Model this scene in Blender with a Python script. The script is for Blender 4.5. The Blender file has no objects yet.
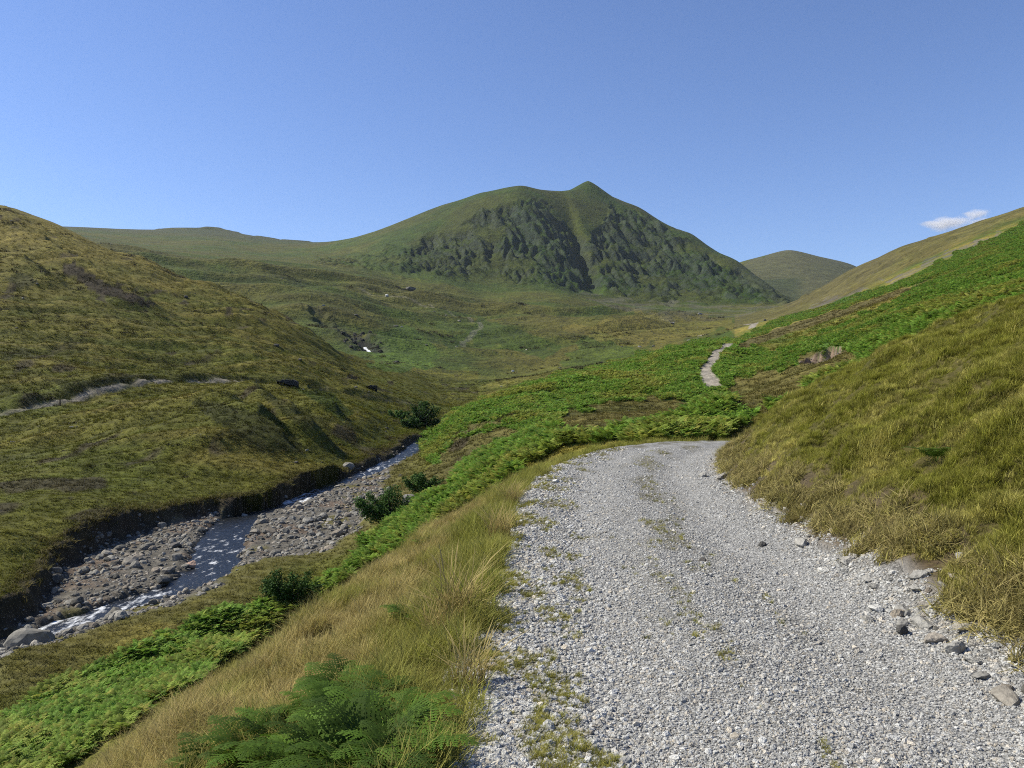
import bpy, math, random
import numpy as np
from mathutils import Vector, Euler, Matrix

rng = np.random.default_rng(7)
random.seed(7)
SC = bpy.context.scene
COL = SC.collection
R = math.radians
F = 774.0            # focal length of the lens in picture widths of 1024
HAZE = 0.000028
EYE = 0.0            # the eye is at z = 0, the track 1.6 m below it

# ------------------------------------------------------------------ noise
def _hash(ix, iy, seed):
    h = (ix.astype(np.int64) * 374761393 + iy.astype(np.int64) * 668265263 + seed * 1274126177) & 0xFFFFFFFF
    h = ((h ^ (h >> 13)) * 1274126177) & 0xFFFFFFFF
    h = (h ^ (h >> 16)) & 0xFFFF
    return h.astype(np.float64) / 65535.0
def noise(x, y, seed=0):
    xi = np.floor(x); yi = np.floor(y); fx = x - xi; fy = y - yi
    def g(dx, dy):
        a = _hash(xi + dx, yi + dy, seed) * 2 * np.pi
        return np.cos(a) * (fx - dx) + np.sin(a) * (fy - dy)
    u = fx * fx * fx * (fx * (fx * 6 - 15) + 10); v = fy * fy * fy * (fy * (fy * 6 - 15) + 10)
    a = g(0, 0); b = g(1, 0); c = g(0, 1); d = g(1, 1)
    return ((a + (b - a) * u) + ((c + (d - c) * u) - (a + (b - a) * u)) * v) * 1.5
def fbm(x, y, oct=4, seed=0, gain=0.5):
    s = 0; amp = 1.0
    for k in range(oct):
        s = s + amp * noise(x * 2 ** k + 17.3 * k, y * 2 ** k - 9.1 * k, seed + k); amp *= gain
    return s
def ss(a, b, x):
    t = np.clip((x - a) / (b - a), 0, 1); return t * t * (3 - 2 * t)
def mix3(c0, c1, t): return c0 + (c1 - c0) * t[..., None]

def seg_dist(X, Y, pts, reach=1e9):
    """distance, signed side (right positive) and running parameter to a polyline in the ground plane"""
    pts = np.asarray(pts, float)
    D = np.full(X.shape, 1e9); S = np.ones(X.shape); T = np.zeros(X.shape)
    m = (X > pts[:, 0].min() - reach) & (X < pts[:, 0].max() + reach) & (Y > pts[:, 1].min() - reach) & (Y < pts[:, 1].max() + reach)
    x = X[m]; y = Y[m]; d = np.full(x.shape, 1e9); s = np.zeros(x.shape); tt = np.zeros(x.shape)
    for i in range(len(pts) - 1):
        ax, ay = pts[i, :2]; bx, by = pts[i + 1, :2]; dx, dy = bx - ax, by - ay; L2 = dx * dx + dy * dy
        t = np.clip(((x - ax) * dx + (y - ay) * dy) / L2, 0, 1)
        ex = x - ax - t * dx; ey = y - ay - t * dy; dd = np.hypot(ex, ey)
        k = dd < d
        d = np.where(k, dd, d); s = np.where(k, np.sign((x - ax) * dy - (y - ay) * dx), s); tt = np.where(k, i + t, tt)
    D[m] = d; S[m] = s; T[m] = tt
    return D, S, T
def inside(X, Y, poly):
    r = np.zeros(X.shape, bool); n = len(poly)
    for i in range(n):
        x0, y0 = poly[i]; x1, y1 = poly[(i + 1) % n]
        if y0 == y1: continue
        c = ((y0 > Y) != (y1 > Y)) & (X < (x1 - x0) * (Y - y0) / (y1 - y0) + x0)
        r ^= c
    return r
def smooth_line(p, n=8):
    p = np.asarray(p, float); out = []
    for i in range(len(p) - 1):
        p0 = p[max(i - 1, 0)]; p1 = p[i]; p2 = p[i + 1]; p3 = p[min(i + 2, len(p) - 1)]
        for k in range(n):
            t = k / n
            out.append(0.5 * ((2 * p1) + (p2 - p0) * t + (2 * p0 - 5 * p1 + 4 * p2 - p3) * t * t + (3 * p1 - p0 - 3 * p2 + p3) * t ** 3))
    out.append(p[-1]); return np.array(out)
def gp(px, py, z):               # surveyed ground point from bearing, dip and level
    d = -z * F / (py - 384); return ((px - 512) / F * d, d)
def gd(px, d): return ((px - 512) / F * d, d)

# ------------------------------------------------------------------ near ground: the track and the slopes beside it
TRACK = smooth_line([(0.95, -6), (1.08, 0), (1.2, 3.3), (1.34, 5.7), (1.62, 10), (2.15, 14), (3.35, 18), (5.1, 21), (8.2, 24), (13, 27.5), (20, 33), (27, 45), (30, 62), (33, 90), (31.5, 112)])
ZT_Y = [-6, 12, 20, 28, 45, 62, 90, 112]; ZT_Z = [-1.6, -1.6, -1.64, -1.85, -2.2, -2.2, -1.6, -1.1]
def near_height(X, Y):
    d, s, t = seg_dist(X, Y, TRACK)
    s = d * s
    pt = np.interp(t, np.arange(len(TRACK)), TRACK[:, 1])
    zt = np.interp(pt, ZT_Y, ZT_Z)
    wob = 0.16 * noise(X * 0.9, Y * 0.9, 3) + 0.07 * noise(X * 3, Y * 3, 4)
    hw = 1.37
    # right hand cut bank, then the grassy spur
    r = s - hw - wob
    right = 0.05 * ss(-0.5, 0.1, r) + np.interp(r, [0, .12, .3, .6, 1.1, 1.7, 2.6, 3.8, 6.2, 12, 30, 60], [0, .04, .17, .40, .80, 1.24, 1.80, 2.40, 3.37, 5.2, 10, 16])
    # left hand verge, brow, steep slope to the beck
    l = -(s + hw + 0.05 + wob * .7)
    brow = np.interp(pt, [-6, 4, 7, 10, 13, 16, 20, 26], [2.9, 2.6, 2.1, 1.5, 0.9, 0.7, 0.65, 0.6])
    ll = np.clip(l, 0, None)
    left = -0.45 * np.minimum(ll, brow) - 0.74 * np.clip(ll - brow, 0, None) + 0.07 * ss(0, .25, l)
    left = np.where(left < -8.5, -8.5 + (left + 8.5) * 0.35, left)
    left = np.maximum(left, -11.2)
    crown = 0.03 * np.exp(-(s / 0.35) ** 2) - 0.025 * np.exp(-((np.abs(s) - 0.72) / 0.3) ** 2)
    z = zt + np.where(s > 0, right, left) + np.where(np.abs(s) < 1.6, crown, 0)
    return z, s, pt

# ------------------------------------------------------------------ beck (river) lines, in the ground plane
W_Y = [10, 38, 41, 46, 51, 59, 68, 77, 91, 110, 141, 165, 240]
W_Z = [-13.8, -13.0, -12.9, -12.7, -12.5, -12.3, -12.1, -11.9, -11.5, -10.9, -10.2, -9.7, -6.6]
CH = smooth_line([(-42, 14), (-32, 29), gp(0, 648, -13), gp(60, 628, -12.9), gp(150, 598, -12.7), gp(205, 575, -12.5), gp(222, 545, -12.3), gp(235, 522, -12.1),
      gp(262, 512, -12), gp(290, 504, -11.9), gp(320, 491, -11.7), gp(342, 482, -11.5), gp(359, 476, -11.3), gp(393, 461, -10.9), gp(410, 452, -10.6), gp(425, 440, -10.2), (-12.9, 165), (-9, 200), (-7, 240)])
CH_W = np.interp(np.arange(len(CH)) / 8, [0, 2, 3, 4, 5, 6, 7, 8, 9, 10, 12, 14, 18], [1.5, 1.0, .8, .95, 1.3, 1.6, 1.5, 1.0, 1.05, 1.1, 1.15, 1.2, 1.0])
LB = np.array([(-52, 26), (-36, 35), gp(0, 600, -11.3), gp(60, 546, -10.9), gp(143, 513, -10.6), gp(212, 500, -10.5), gp(264, 495, -10.6), gp(297, 482, -10.4), gp(337, 474, -10.3),
      (-20.4, 95), (-19.2, 109), (-18.4, 122), (-17.8, 142), (-14.5, 166), (-10.5, 200), (-8.4, 240)])
RB = np.array([(-34, 8), (-26, 20), (-21.5, 31), gp(60, 650, -12.6), gp(150, 616, -12.4), gp(222, 598, -12.4), gp(262, 566, -12.1), gp(320, 553, -11.8), gp(360, 538, -11.6), gp(385, 515, -11.5), gp(400, 500, -11.3),
      gp(395, 475, -10.8), gp(412, 456, -10.4), (-13.5, 142), (-11, 166), (-7.2, 200), (-5.4, 240)])
LBs = smooth_line(LB, 5); RBs = smooth_line(RB, 5)
CORR = [tuple(p) for p in LBs] + [tuple(p) for p in RBs[::-1]]

# ------------------------------------------------------------------ survey points for the fells: (bearing, dip, distance)
CP = """
-150 640 36;-150 520 60;-150 430 110;-150 330 180;-150 240 260;-150 165 340;-150 215 520;-150 222 1200;-150 225 2600;-150 250 3600
-320 640 36;-320 500 60;-320 400 110;-320 290 180;-320 190 260;-320 110 340;-320 190 600;-320 222 2600
0 500 60;0 450 82;0 411 115;0 350 165;0 300 215;0 250 275;0 207 330;0 245 470;0 240 1200;0 232 2600;0 255 3600
60 480 68;60 430 96;60 401 122;60 350 170;60 300 228;60 250 290;60 226 335;60 258 450;60 240 1200;60 229 2600;60 255 3600
143 470 78;143 430 98;143 386 140;143 350 185;143 300 252;143 262 325;143 288 430;143 262 800;143 245 1500;143 231.5 2600;143 255 3600
212 460 86;212 420 112;212 381 155;212 350 200;212 310 268;212 290 320;212 312 400;212 270 800;212 248 1500;212 231 2600;212 255 3600
265 450 93;265 420 115;265 381 165;265 350 215;265 315 300;265 338 375;265 300 560;265 268 900;265 255 1500;265 240 2600;265 262 3600
312 452 98;312 420 120;312 390 165;312 360 225;312 340 310;312 354 365;312 310 520;312 280 850;312 262 1250;312 243 2200;312 265 3200
360 440 118;360 415 142;360 390 190;360 374 250;360 361 300;360 367 330;360 349 405;360 333 490;360 300 720;360 272 1080;360 255 1500;360 236 1900;360 262 2700
400 430 148;400 405 185;400 386 240;400 369 310;400 363 370;400 340 490;400 310 760;400 288 1050;400 265 1270;400 245 1500;400 223 1800;400 250 2600
440 412 190;440 398 240;440 388 290;440 370 370;440 340 520;440 310 800;440 285 1110;440 266 1300;440 240 1500;440 207 1760;440 235 2500
480 402 235;480 394 262;480 370 390;480 345 570;480 320 810;480 300 1060;480 275 1300;480 245 1450;480 215 1580;480 193.5 1730;480 205 1950;480 235 2500
520 388 275;520 372 390;520 345 580;520 320 820;520 297 1090;520 275 1310;520 250 1430;520 215 1560;520 187 1690;520 196 1880;520 232 2500
563 372 320;563 345 560;563 318 830;563 295 1150;568 255 1450;564 224 1578;563 190.5 1765;563 201 1950;563 235 2500
590 368 340;590 340 580;590 312 880;592 288 1330;590 250 1505;588 217 1655;588 188.5 1860;588 197 2020;588 232 2600
640 350 420;640 330 640;640 312 950;640 296 1320;640 250 1600;640 208 1830;640 220 2030;640 250 2600
690 338 520;690 328 680;690 316 930;690 298 1300;690 265 1550;690 233.5 1740;690 250 1980;690 272 2500
735 326 580;735 318 800;735 302 1250;735 285 1430;735 260 1600;735 280 1950;745 262 2550
765 316 640;765 310 850;765 303 1200;765 282 1480;765 292 1800;765 256 2650
790 312 600;790 304.5 705;790 308 900;790 299 1340;790 306 1600;788 250 2700;788 275 3400
817 290 740;817 308 1000;817 296 1900;817 256 2700;817 280 3400
850 271 735;850 295 1050;850 292 2000;850 264 2700;850 290 3400
900 248 660;900 285 1000;900 300 2000;900 290 3000
960 228 590;960 265 950;960 290 2000;960 290 3000
1024 207 525;1024 245 900;1024 280 2000;1024 290 3000
1150 165 480;1150 210 900;1150 260 2000;1150 280 3000
1330 110 450;1330 180 900;1330 250 2500
1150 200 330;1150 235 190;1150 262 90;1150 282 50;1330 150 330;1330 200 150;1330 260 50
1024 228 385;1024 243 250;1024 262 150;1024 285 75;1024 320 42
960 250 400;960 265 260;960 288 150;960 312 80;960 345 42
900 276 415;900 286 270;900 305 150;900 330 85;900 375 42
850 300 425;850 308 280;850 325 160;850 349 95;850 392 45
810 313 430;800 328 260;800 347 150;800 368 100;800 400 50
760 322 440;755 327 400;760 340 260;760 358 165;760 383 108;755 415 48
735 329 430;730 345 205;722 355 172;714 370 135;711 385 118;720 415 62
700 346 222;690 362 165;690 385 118;690 415 68;700 436 36
660 354 208;660 370 160;660 395 108;660 420 66;650 441 30;660 366 290
620 365 188;620 385 130;620 408 90;620 430 52;620 372 260
600 370 178;600 390 124;600 415 84;590 440 46;600 380 240
560 382 160;560 405 108;560 430 72;550 450 42;560 396 210
520 393 148;520 425 92;520 455 60;510 478 38;520 408 190
480 408 140;480 440 94;480 470 64;470 500 42;480 418 172
450 420 133;450 450 98;450 480 68;430 520 44;450 428 165
420 446 118;425 470 92;425 500 66
"""
def control_points():
    P = []
    for ln in CP.strip().splitlines():
        for c in ln.split(';'):
            px, py, d = map(float, c.split()); P.append(((px - 512) / F, math.log(d), (384 - py) / F))
    def addz(x, y, z): P.append((x / y, math.log(y), z / y))
    for (x, y) in LB[1:-1]: addz(x - 0.5, y, np.interp(y, W_Y, W_Z) + (1.75 if y < 90 else 1.1))
    for (x, y) in RB[1:-1]: addz(x + 0.3, y, np.interp(y, W_Y, W_Z) + 0.55)
    for (px, py, z) in [(0, 700, -12.4), (0, 740, -11.6), (100, 715, -11.5), (0, 768, -10.6), (200, 655, -11.4), (-120, 700, -12.6), (-120, 768, -11)]:
        x, y = gp(px, py, z); addz(x, y, z)
    for px in range(-330, 1340, 55):
        for d in (9, 12, 15, 18.5, 22, 26):
            x, y = gd(px, d)
            if px < 230 and d > 20: continue
            if px > 720 and d > 24: continue
            z, _, _ = near_height(np.array([x]), np.array([y])); addz(x, y, z[0])
    return np.array(P)
US = 0.34
def tps_fit(P, reg=2e-5):
    A = P[:, :2] * [1, US]; n = len(A)
    r2 = ((A[:, None] - A[None]) ** 2).sum(-1)
    K = 0.5 * r2 * np.log(r2 + 1e-12) + np.eye(n) * reg
    Q = np.c_[np.ones(n), A]
    M = np.zeros((n + 3, n + 3)); M[:n, :n] = K; M[:n, n:] = Q; M[n:, :n] = Q.T
    w = np.linalg.solve(M, np.r_[P[:, 2], 0, 0, 0])
    return A, w
def tps_eval(fit, a, u):
    A, w = fit; out = np.zeros(a.size); n = len(A)
    X = np.c_[a.ravel(), u.ravel() * US]
    for i in range(0, len(X), 20000):
        x = X[i:i + 20000]; r2 = ((x[:, None] - A[None]) ** 2).sum(-1)
        out[i:i + 20000] = (0.5 * r2 * np.log(r2 + 1e-12)) @ w[:n] + w[n] + x @ w[n + 1:]
    return out.reshape(a.shape)
class CubicGrid:                          # Catmull-Rom look-up of a regular table
    def __init__(s, V, x0, dx, y0, dy): s.V, s.x0, s.dx, s.y0, s.dy = V, x0, dx, y0, dy
    def __call__(s, x, y):
        gx = np.clip((x - s.x0) / s.dx, 1, s.V.shape[1] - 2.001); gy = np.clip((y - s.y0) / s.dy, 1, s.V.shape[0] - 2.001)
        ix = gx.astype(int); iy = gy.astype(int); fx = gx - ix; fy = gy - iy
        def w(t): return (-.5 * t + t * t - .5 * t ** 3, 1 - 2.5 * t * t + 1.5 * t ** 3, .5 * t + 2 * t * t - 1.5 * t ** 3, -.5 * t * t + .5 * t ** 3)
        wx = w(fx); wy = w(fy); out = 0
        ixc = [np.clip(ix + k - 1, 0, s.V.shape[1] - 1) for k in range(4)]
        for j in range(4):
            row = np.clip(iy + j - 1, 0, s.V.shape[0] - 1); acc = 0
            for k in range(4): acc = acc + wx[k] * s.V[row, ixc[k]]
            out = out + wy[j] * acc
        return out
_fit = tps_fit(control_points())
_na, _nu = 330, 330
_a = np.linspace(-1.15, 1.15, _na); _u = np.linspace(math.log(6), math.log(4200), _nu)
_ag, _ug = np.meshgrid(_a, _u)
FELL = CubicGrid(tps_eval(_fit, _ag, _ug), _a[0], _a[1] - _a[0], _u[0], _u[1] - _u[0])

# lines on the fells ------------------------------------------------
def pl(*q): return np.array([gd(px, d) for px, d in q])
RIBS = [  # crest line, height, gentle side width, steep side width
    (pl((190, 132), (216, 112), (262, 97), (305, 89)), 1.7, 14, 3.0),
    (pl((236, 140), (270, 122), (304, 106), (330, 98)), 1.5, 10, 2.6),
    (pl((288, 160), (318, 135), (350, 118)), 1.3, 9, 2.5),
    (pl((20, 300), (62, 276), (100, 258), (135, 245), (165, 236)), 3.0, 16, 4.5),
    (pl((0, 262), (40, 245), (80, 232)), 1.8, 14, 3.5),
    (pl((195, 275), (240, 255), (300, 238)), 1.5, 16, 4.0),
    (pl((215, 330), (250, 312), (300, 285), (352, 262)), 2.0, 18, 5.0),
]
LPATH = smooth_line(pl((-60, 104), (0, 114), (30, 118), (60, 122), (88, 127), (110, 131), (150, 142), (200, 154), (268, 164)), 6)
LEAT = smooth_line(pl((268, 164), (310, 172), (372, 186), (420, 200)), 6)
FARTRACK = smooth_line(pl((715, 116), (709, 124), (706, 133), (708, 146), (715, 164), (722, 182), (727, 196), (733, 211)), 6)
FARTRACK2 = smooth_line(pl((752, 395), (754, 420), (756, 455), (750, 490), (735, 520), (700, 560)), 6)
FARTRACK3 = smooth_line(pl((756, 455), (770, 500), (790, 560)), 6)
MIDPATH = smooth_line(pl((430, 860), (455, 800), (473, 730), (481, 690), (474, 640), (463, 590), (466, 540)), 6)
MIDPATH2 = smooth_line(pl((360, 860), (386, 850), (410, 860), (440, 840)), 6)
GHYLL = smooth_line(pl((300, 560), (325, 505), (345, 465), (360, 442), (368, 427), (376, 405), (392, 375)), 6)
CLEFT = pl((561, 1840), (566, 1720), (573, 1620), (582, 1520), (590, 1420), (594, 1340), (600, 1290))

def full_height(X, Y, detail=True, d0=None):
    """height of the land at ground-plane points with Y > 0, with masks"""
    Yc = np.maximum(Y, 0.6)
    a = X / Yc; u = np.log(np.clip(Y, 6.2, 4100))
    zf = FELL(a, u) * Y
    near = Y < 34
    zn = np.zeros(X.shape); s = np.full(X.shape, 99.0); pt = np.full(X.shape, 99.0)
    if near.any():
        zz, s_, p_ = near_height(X[near], Y[near]); zn[near] = zz; s[near] = s_; pt[near] = p_
    # on the left the steep slope is handed to the survey sooner than on the track
    hi = np.where(a < -0.3, 20.0, 30.0); lo = np.where(a < -0.3, 13.0, 22.0)
    k = ss(lo, hi, Y)
    z = zn * (1 - k) + zf * k
    M = dict(s=s, pt=pt)
    # ---- cleft between the two tops of the mountain
    d, sd, t = seg_dist(X, Y, CLEFT, 160)
    q = d * sd
    dep = np.interp(t, [0, 1, 3, 5, 6], [0, 6, 20, 17, 0])
    z = z - dep * np.where(q < 0, np.exp(-(q / 10) ** 2), np.exp(-(q / 30) ** 2)) + np.interp(t, [0, 2, 5, 6], [0, 3, 5, 0]) * np.where(q < 0, np.exp(-((q + 40) / 38) ** 2), 0)
    # ---- the summit cone and the shoulder beside it
    sx, sy = gd(588, 1880)
    z = z + 19 * np.clip(1 - np.hypot((X - sx) / 1.3, (Y - sy) / 1.9) / 48, 0, 1) ** 1.1
    for px_, d_, h_, w_ in ((195, 2440, 13, 95), (222, 2450, 11, 60), (268, 2300, 7, 40), (297, 2150, 9, 45)):
        sx, sy = gd(px_, d_); r = np.hypot(X - sx, (Y - sy) / 1.6) / w_ + .2 * noise(X / 25, Y / 25, 44); z = z + .45 * h_ * ss(1.15, .55, r)
    # ---- rills running down the left hillside
    lh = ss(420, 330, X / Yc * F + 512) * ss(60, 85, Y) * ss(350, 320, Y)
    M['rill'] = lh * noise((X + .5 * Y) / 26, (Y - .35 * X) / 5.5, 42)
    z = z + 1.5 * lh * (.75 * noise((X + .5 * Y) / 26, (Y - .35 * X) / 5.5, 42) + .45 * noise((X + .5 * Y) / 14, (Y - .35 * X) / 2.8, 43)) * np.clip(Y / 150, .5, 1.3)
    # ---- spurs folding down to the stream across the valley floor
    vf = ss(360, 470, Y) * ss(1150, 900, Y); M['fold'] = noise((X + .7 * Y) / 210, (Y * .75 - .65 * X) / 62, 45) + .45 * noise((X + .7 * Y) / 90, (Y * .75 - .65 * X) / 26, 46)
    z = z + vf * np.clip(Y / 600, .5, 1.5) * 9.5 * M['fold'] * ss(760, 640, X / Yc * F + 512)
    # ---- ribs on the near hillside
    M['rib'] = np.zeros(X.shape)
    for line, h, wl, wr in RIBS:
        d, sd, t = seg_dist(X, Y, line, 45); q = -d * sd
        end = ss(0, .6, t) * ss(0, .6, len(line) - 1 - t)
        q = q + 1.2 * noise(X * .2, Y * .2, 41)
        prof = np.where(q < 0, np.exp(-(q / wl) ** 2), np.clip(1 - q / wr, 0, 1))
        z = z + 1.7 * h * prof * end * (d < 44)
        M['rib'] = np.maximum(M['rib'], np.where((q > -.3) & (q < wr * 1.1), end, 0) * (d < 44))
    # ---- ghyll with its fall
    d, sd, t = seg_dist(X, Y, GHYLL, 60)
    gdp = np.interp(t, [0, 10, 20, 26, 30], [2, 5, 6, 4, 0])
    z = z - gdp * np.exp(-(d / 6) ** 2) + M.get('none', 0) + 2.2 * noise(X / 5, Y / 6, 47) * np.exp(-((d - 6) / 6) ** 2) * (t < 29) * (t > 4) * (d < 30)
    M['ghyll'] = np.exp(-(d / 11) ** 2) * np.interp(t, [0, 6, 12, 27, 30], [0, .5, 1, 1, 0])
    # ---- path along the hillside: a shelf with a cut above it
    for nm, line, wpa in (('lpath', LPATH, 1.0), ('leat', LEAT, .6)):
        d, sd, t = seg_dist(X, Y, line, 14); q = d * sd
        # uphill is to the left of travel on this side
        z = z + np.where(q < 0, 1.0 * wpa * ss(.5, 2.6, -q) * ss(12, 3, -q), -.5 * wpa * ss(.2, 1.2, q) * ss(6, 1.5, q)) * (d < 12)
        M[nm] = ss(1.15 * wpa, .5 * wpa, d + .5 * noise(X * .4, Y * .4, 5))
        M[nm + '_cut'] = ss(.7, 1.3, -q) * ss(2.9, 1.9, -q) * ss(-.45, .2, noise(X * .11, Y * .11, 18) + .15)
    # ---- beck corridor
    box = (Y > 6) & (Y < 260) & (X < 6) & (X > -60)
    x = X[box]; y = Y[box]; zb = z[box]
    ins = inside(x, y, CORR)
    wob = .8 * noise(x * .3, y * .3, 8) + .4 * noise(x * .8, y * .8, 9) + .15 * noise(x * 2.2, y * 2.2, 19)
    dl, _, _ = seg_dist(x, y, LBs); dr, _, _ = seg_dist(x, y, RBs)
    dl = np.where(ins, dl, -dl) if False else np.where(ins, dl, np.where(dl < dr, -dl, 9.0)) + wob * .8
    dr = np.where(ins, dr, np.where(dr <= seg_dist(x, y, LBs)[0], -dr, 9.0)) + wob
    W = np.interp(y, W_Y, W_Z)
    dc, sc_, tc = seg_dist(x, y, CH)
    cw = np.interp(tc, np.arange(len(CH)), CH_W)
    e = dc - cw - .35 * noise(x * .8, y * .8, 10)
    bar = .30 + .16 * noise(x * .5, y * .5, 11) + .08 * noise(x * 1.7, y * 1.7, 12)
    bed = W - .35 + (.35 + bar) * ss(-.3, .7, e)
    e_ = e
    kl = ss(0.0, .8 + 1.0 * ss(.0, .5, noise(x * .25, y * .25, 20)), dl); kr = np.maximum(ss(0.0, 3.2, dr), ss(2.4, 1.2, e_) * (dr > -6))
    zb2 = bed * kl * kr + zb * (1 - kl * kr)
    # the water's edge is never above the stream
    zb2 = np.where((e < 0), np.minimum(zb2, W - .12), zb2)
    zb2 = np.where((e > .55) & (dc < cw + 6), np.maximum(zb2, W + (.10 + .12 * noise(x * 1.3, y * 1.3, 14)) * ss(.5, 1.2, e)), zb2)
    z[box] = zb2
    def put(v):
        o = np.zeros(X.shape); o[box] = v; return o
    M['quiet'] = put(ss(9, 4, dc - cw))
    M['bed'] = put(kl * ss(.1, 2.2, dr)); M['wet'] = put(ss(.6, -.1, e)); M['lbank'] = put(((dl > -.25) & (dl < .95)) * 1.0)
    M['terr'] = put(ss(-5, .5, dr) * (1 - ss(.1, 2.2, dr)) * kl)
    M['dr'] = np.full(X.shape, -99.0); M['dr'][box] = dr
    # ---- eroded scar in the gully beyond the spur
    sx, sy = gd(821, 113)
    r = np.hypot((X - sx) / 2.7, (Y - sy) / 3.9) + .25 * noise(X * .6, Y * .6, 13)
    z = z - 2.7 * ss(1.0, .82, r) * ss(-1.3, .8, (Y - sy) / 3.6)
    M['scar'] = ss(1.12, .92, r)
    # ---- far track lines
    for nm, line, w in (('ft', FARTRACK, 1.35), ('ft2', FARTRACK2, 2.0), ('ft3', FARTRACK3, 2.4), ('mp', MIDPATH, 2.2), ('mp2', MIDPATH2, 2.2)):
        d, sd, t = seg_dist(X, Y, line, 30); M[nm] = ss(w * 1.15, w * .8, d + w * .3 * noise(X / w * .4, Y / w * .4, 15))
    if detail:
        sp = .0055 * Yc if d0 is None else d0
        px = a * F + 512; py = 384 - z / Yc * F
        M['px'] = px; M['py'] = py
        # crags of the mountain: band of rock across the face
        cr = crag_mask(px, py, Y, X)
        M['crag'] = cr
        fellmask = ss(24, 40, Y) * (1 - M['bed']) * (1 - M['quiet'])
        amp = .05 * fellmask
        for kx, lam in enumerate((1.1, 2.3, 4.7, 9.5, 19, 38)):
            f = ss(2.2, 5, lam / sp)
            cap = np.where(Y > 300, .028, .042) if lam > 8 else .075
            z = z + lam * cap * noise(X / lam, Y / lam, 50 + kx) * f * fellmask
        # crags: ridged relief running down the face
        m = cr > .02
        if m.any():
            xx = X[m]; yy = Y[m]; w1 = 18 * noise(xx / 90, yy / 90, 70)
            rel = 0
            for lam, am, sd_ in ((120, 13, 71), (60, 12, 72), (31, 12, 73), (16, 10.0, 74), (9, 6.0, 75)):
                n1 = 1 - 2.4 * np.abs(noise((xx + w1 + .25 * yy) / lam, yy / (lam * (2.8 if lam > 20 else 2.0)), sd_)); n1 = n1 if lam > 40 else -.9 * n1
                n2 = noise(xx / lam, yy / lam * 1.3, sd_ + 10)
                rel = rel + am * (.8 * n1 + .22 * n2)
            steps = 9 * (np.abs(((z[m] + 10 * noise(xx / 60, yy / 60, 77)) / 38) % 1 - .5) * 2 - .5)
            z[m] = z[m] + cr[m] * (rel * np.where(Y[m] < 950, .10, np.clip(Y[m] / 1500, .16, 1.1) ** 1.3 * .66) + steps * np.clip(Y[m] / 1500, .1, 1) ** 1.2 * .8)
        # near tussocky relief on grass
        nb = ss(34, 20, Y) * np.where(s > 0, ss(1.7, 2.4, s - .0), ss(-2.2, -2.9, s)) * (1 - M['bed'])
        z = z + nb * (.13 * noise(X * 1.1, Y * 1.1, 90) + .10 * noise(X * 2.6, Y * 2.6, 91) + .045 * noise(X * 6, Y * 6, 92))
        tr = ss(34, 20, Y) * (1 - nb)
        z = z + tr * (.018 * noise(X * 2.2, Y * 1.3, 93) + .008 * noise(X * 8, Y * 8, 94) + .004 * noise(X * 22, Y * 22, 95)) * (Y < 34)
        M['grassy_near'] = nb
    return z, M

def curve_y(px, pts):
    p = np.array(pts, float); return np.interp(px, p[:, 0], p[:, 1])
def crag_mask(px, py, Y, X):
    top = curve_y(px, [(300, 262), (330, 258), (370, 252), (410, 244), (440, 234), (465, 220), (485, 207), (510, 201), (545, 203), (558, 214), (572, 228), (592, 236), (612, 206), (640, 214), (680, 236), (740, 273), (790, 302)])
    bot = curve_y(px, [(300, 268), (340, 272), (380, 276), (420, 277), (460, 277), (500, 281), (540, 287), (580, 292), (600, 290), (630, 297), (660, 301), (690, 297), (720, 303), (760, 306), (792, 306)])
    jx = 7 * noise(px / 22, py / 15, 60) + 4 * noise(px / 9, py / 7, 61)
    brk_ = ss(-.62, .0, noise(px / 34, py / 16, 63) + .5 * noise(px / 12, py / 8, 64) + .15)
    m = ss(-3, 7, py - top + jx) * ss(-5, 7, bot - py + jx * 1.2) * (.25 + .75 * brk_) * ss(292, 330, px) * ss(1080, 1200, Y) * ss(2100, 1950, Y)
    m = m * np.where(px < 400, .55, 1)
    # outcrops on the right-hand fell
    c2 = 0
    for (cx, cy, rx, ry) in ((897, 262, 7, 6), (915, 256, 9, 6), (936, 244, 9, 6), (950, 240, 9, 4), (850, 277, 10, 7), (884, 266, 7, 4), (1000, 223, 14, 3), (818, 292, 8, 5), (806, 299, 7, 5)):
        c2 = np.maximum(c2, ss(1.15, .6, np.hypot((px - cx) / rx, (py - cy) / ry) + .35 * noise(px / 5, py / 4, 62)))
    c2 = c2 * ss(420, 480, Y) * ss(900, 800, Y)
    return np.maximum(m, c2 * .8)

# ------------------------------------------------------------------ ground grid
a_in = np.arange(-0.70, 0.7001, 1.25 / F)
a_out = np.linspace(0.70, 1.12, 60)[1:]
A1 = np.r_[-a_out[::-1], a_in, a_out]
U1 = np.r_[np.arange(math.log(1.3), math.log(30), .0062), np.arange(math.log(30), math.log(640), .0062), np.arange(math.log(640), math.log(1050), .0040), np.arange(math.log(1050), math.log(2000), .0017), np.arange(math.log(2000), math.log(3500), .008)]
AG, UG = np.meshgrid(A1, U1)
YG = np.exp(UG); XG = AG * YG
ZG, MG = full_height(XG, YG)
NR, NC = XG.shape
print('grid', NR, NC, NR * NC)

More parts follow.
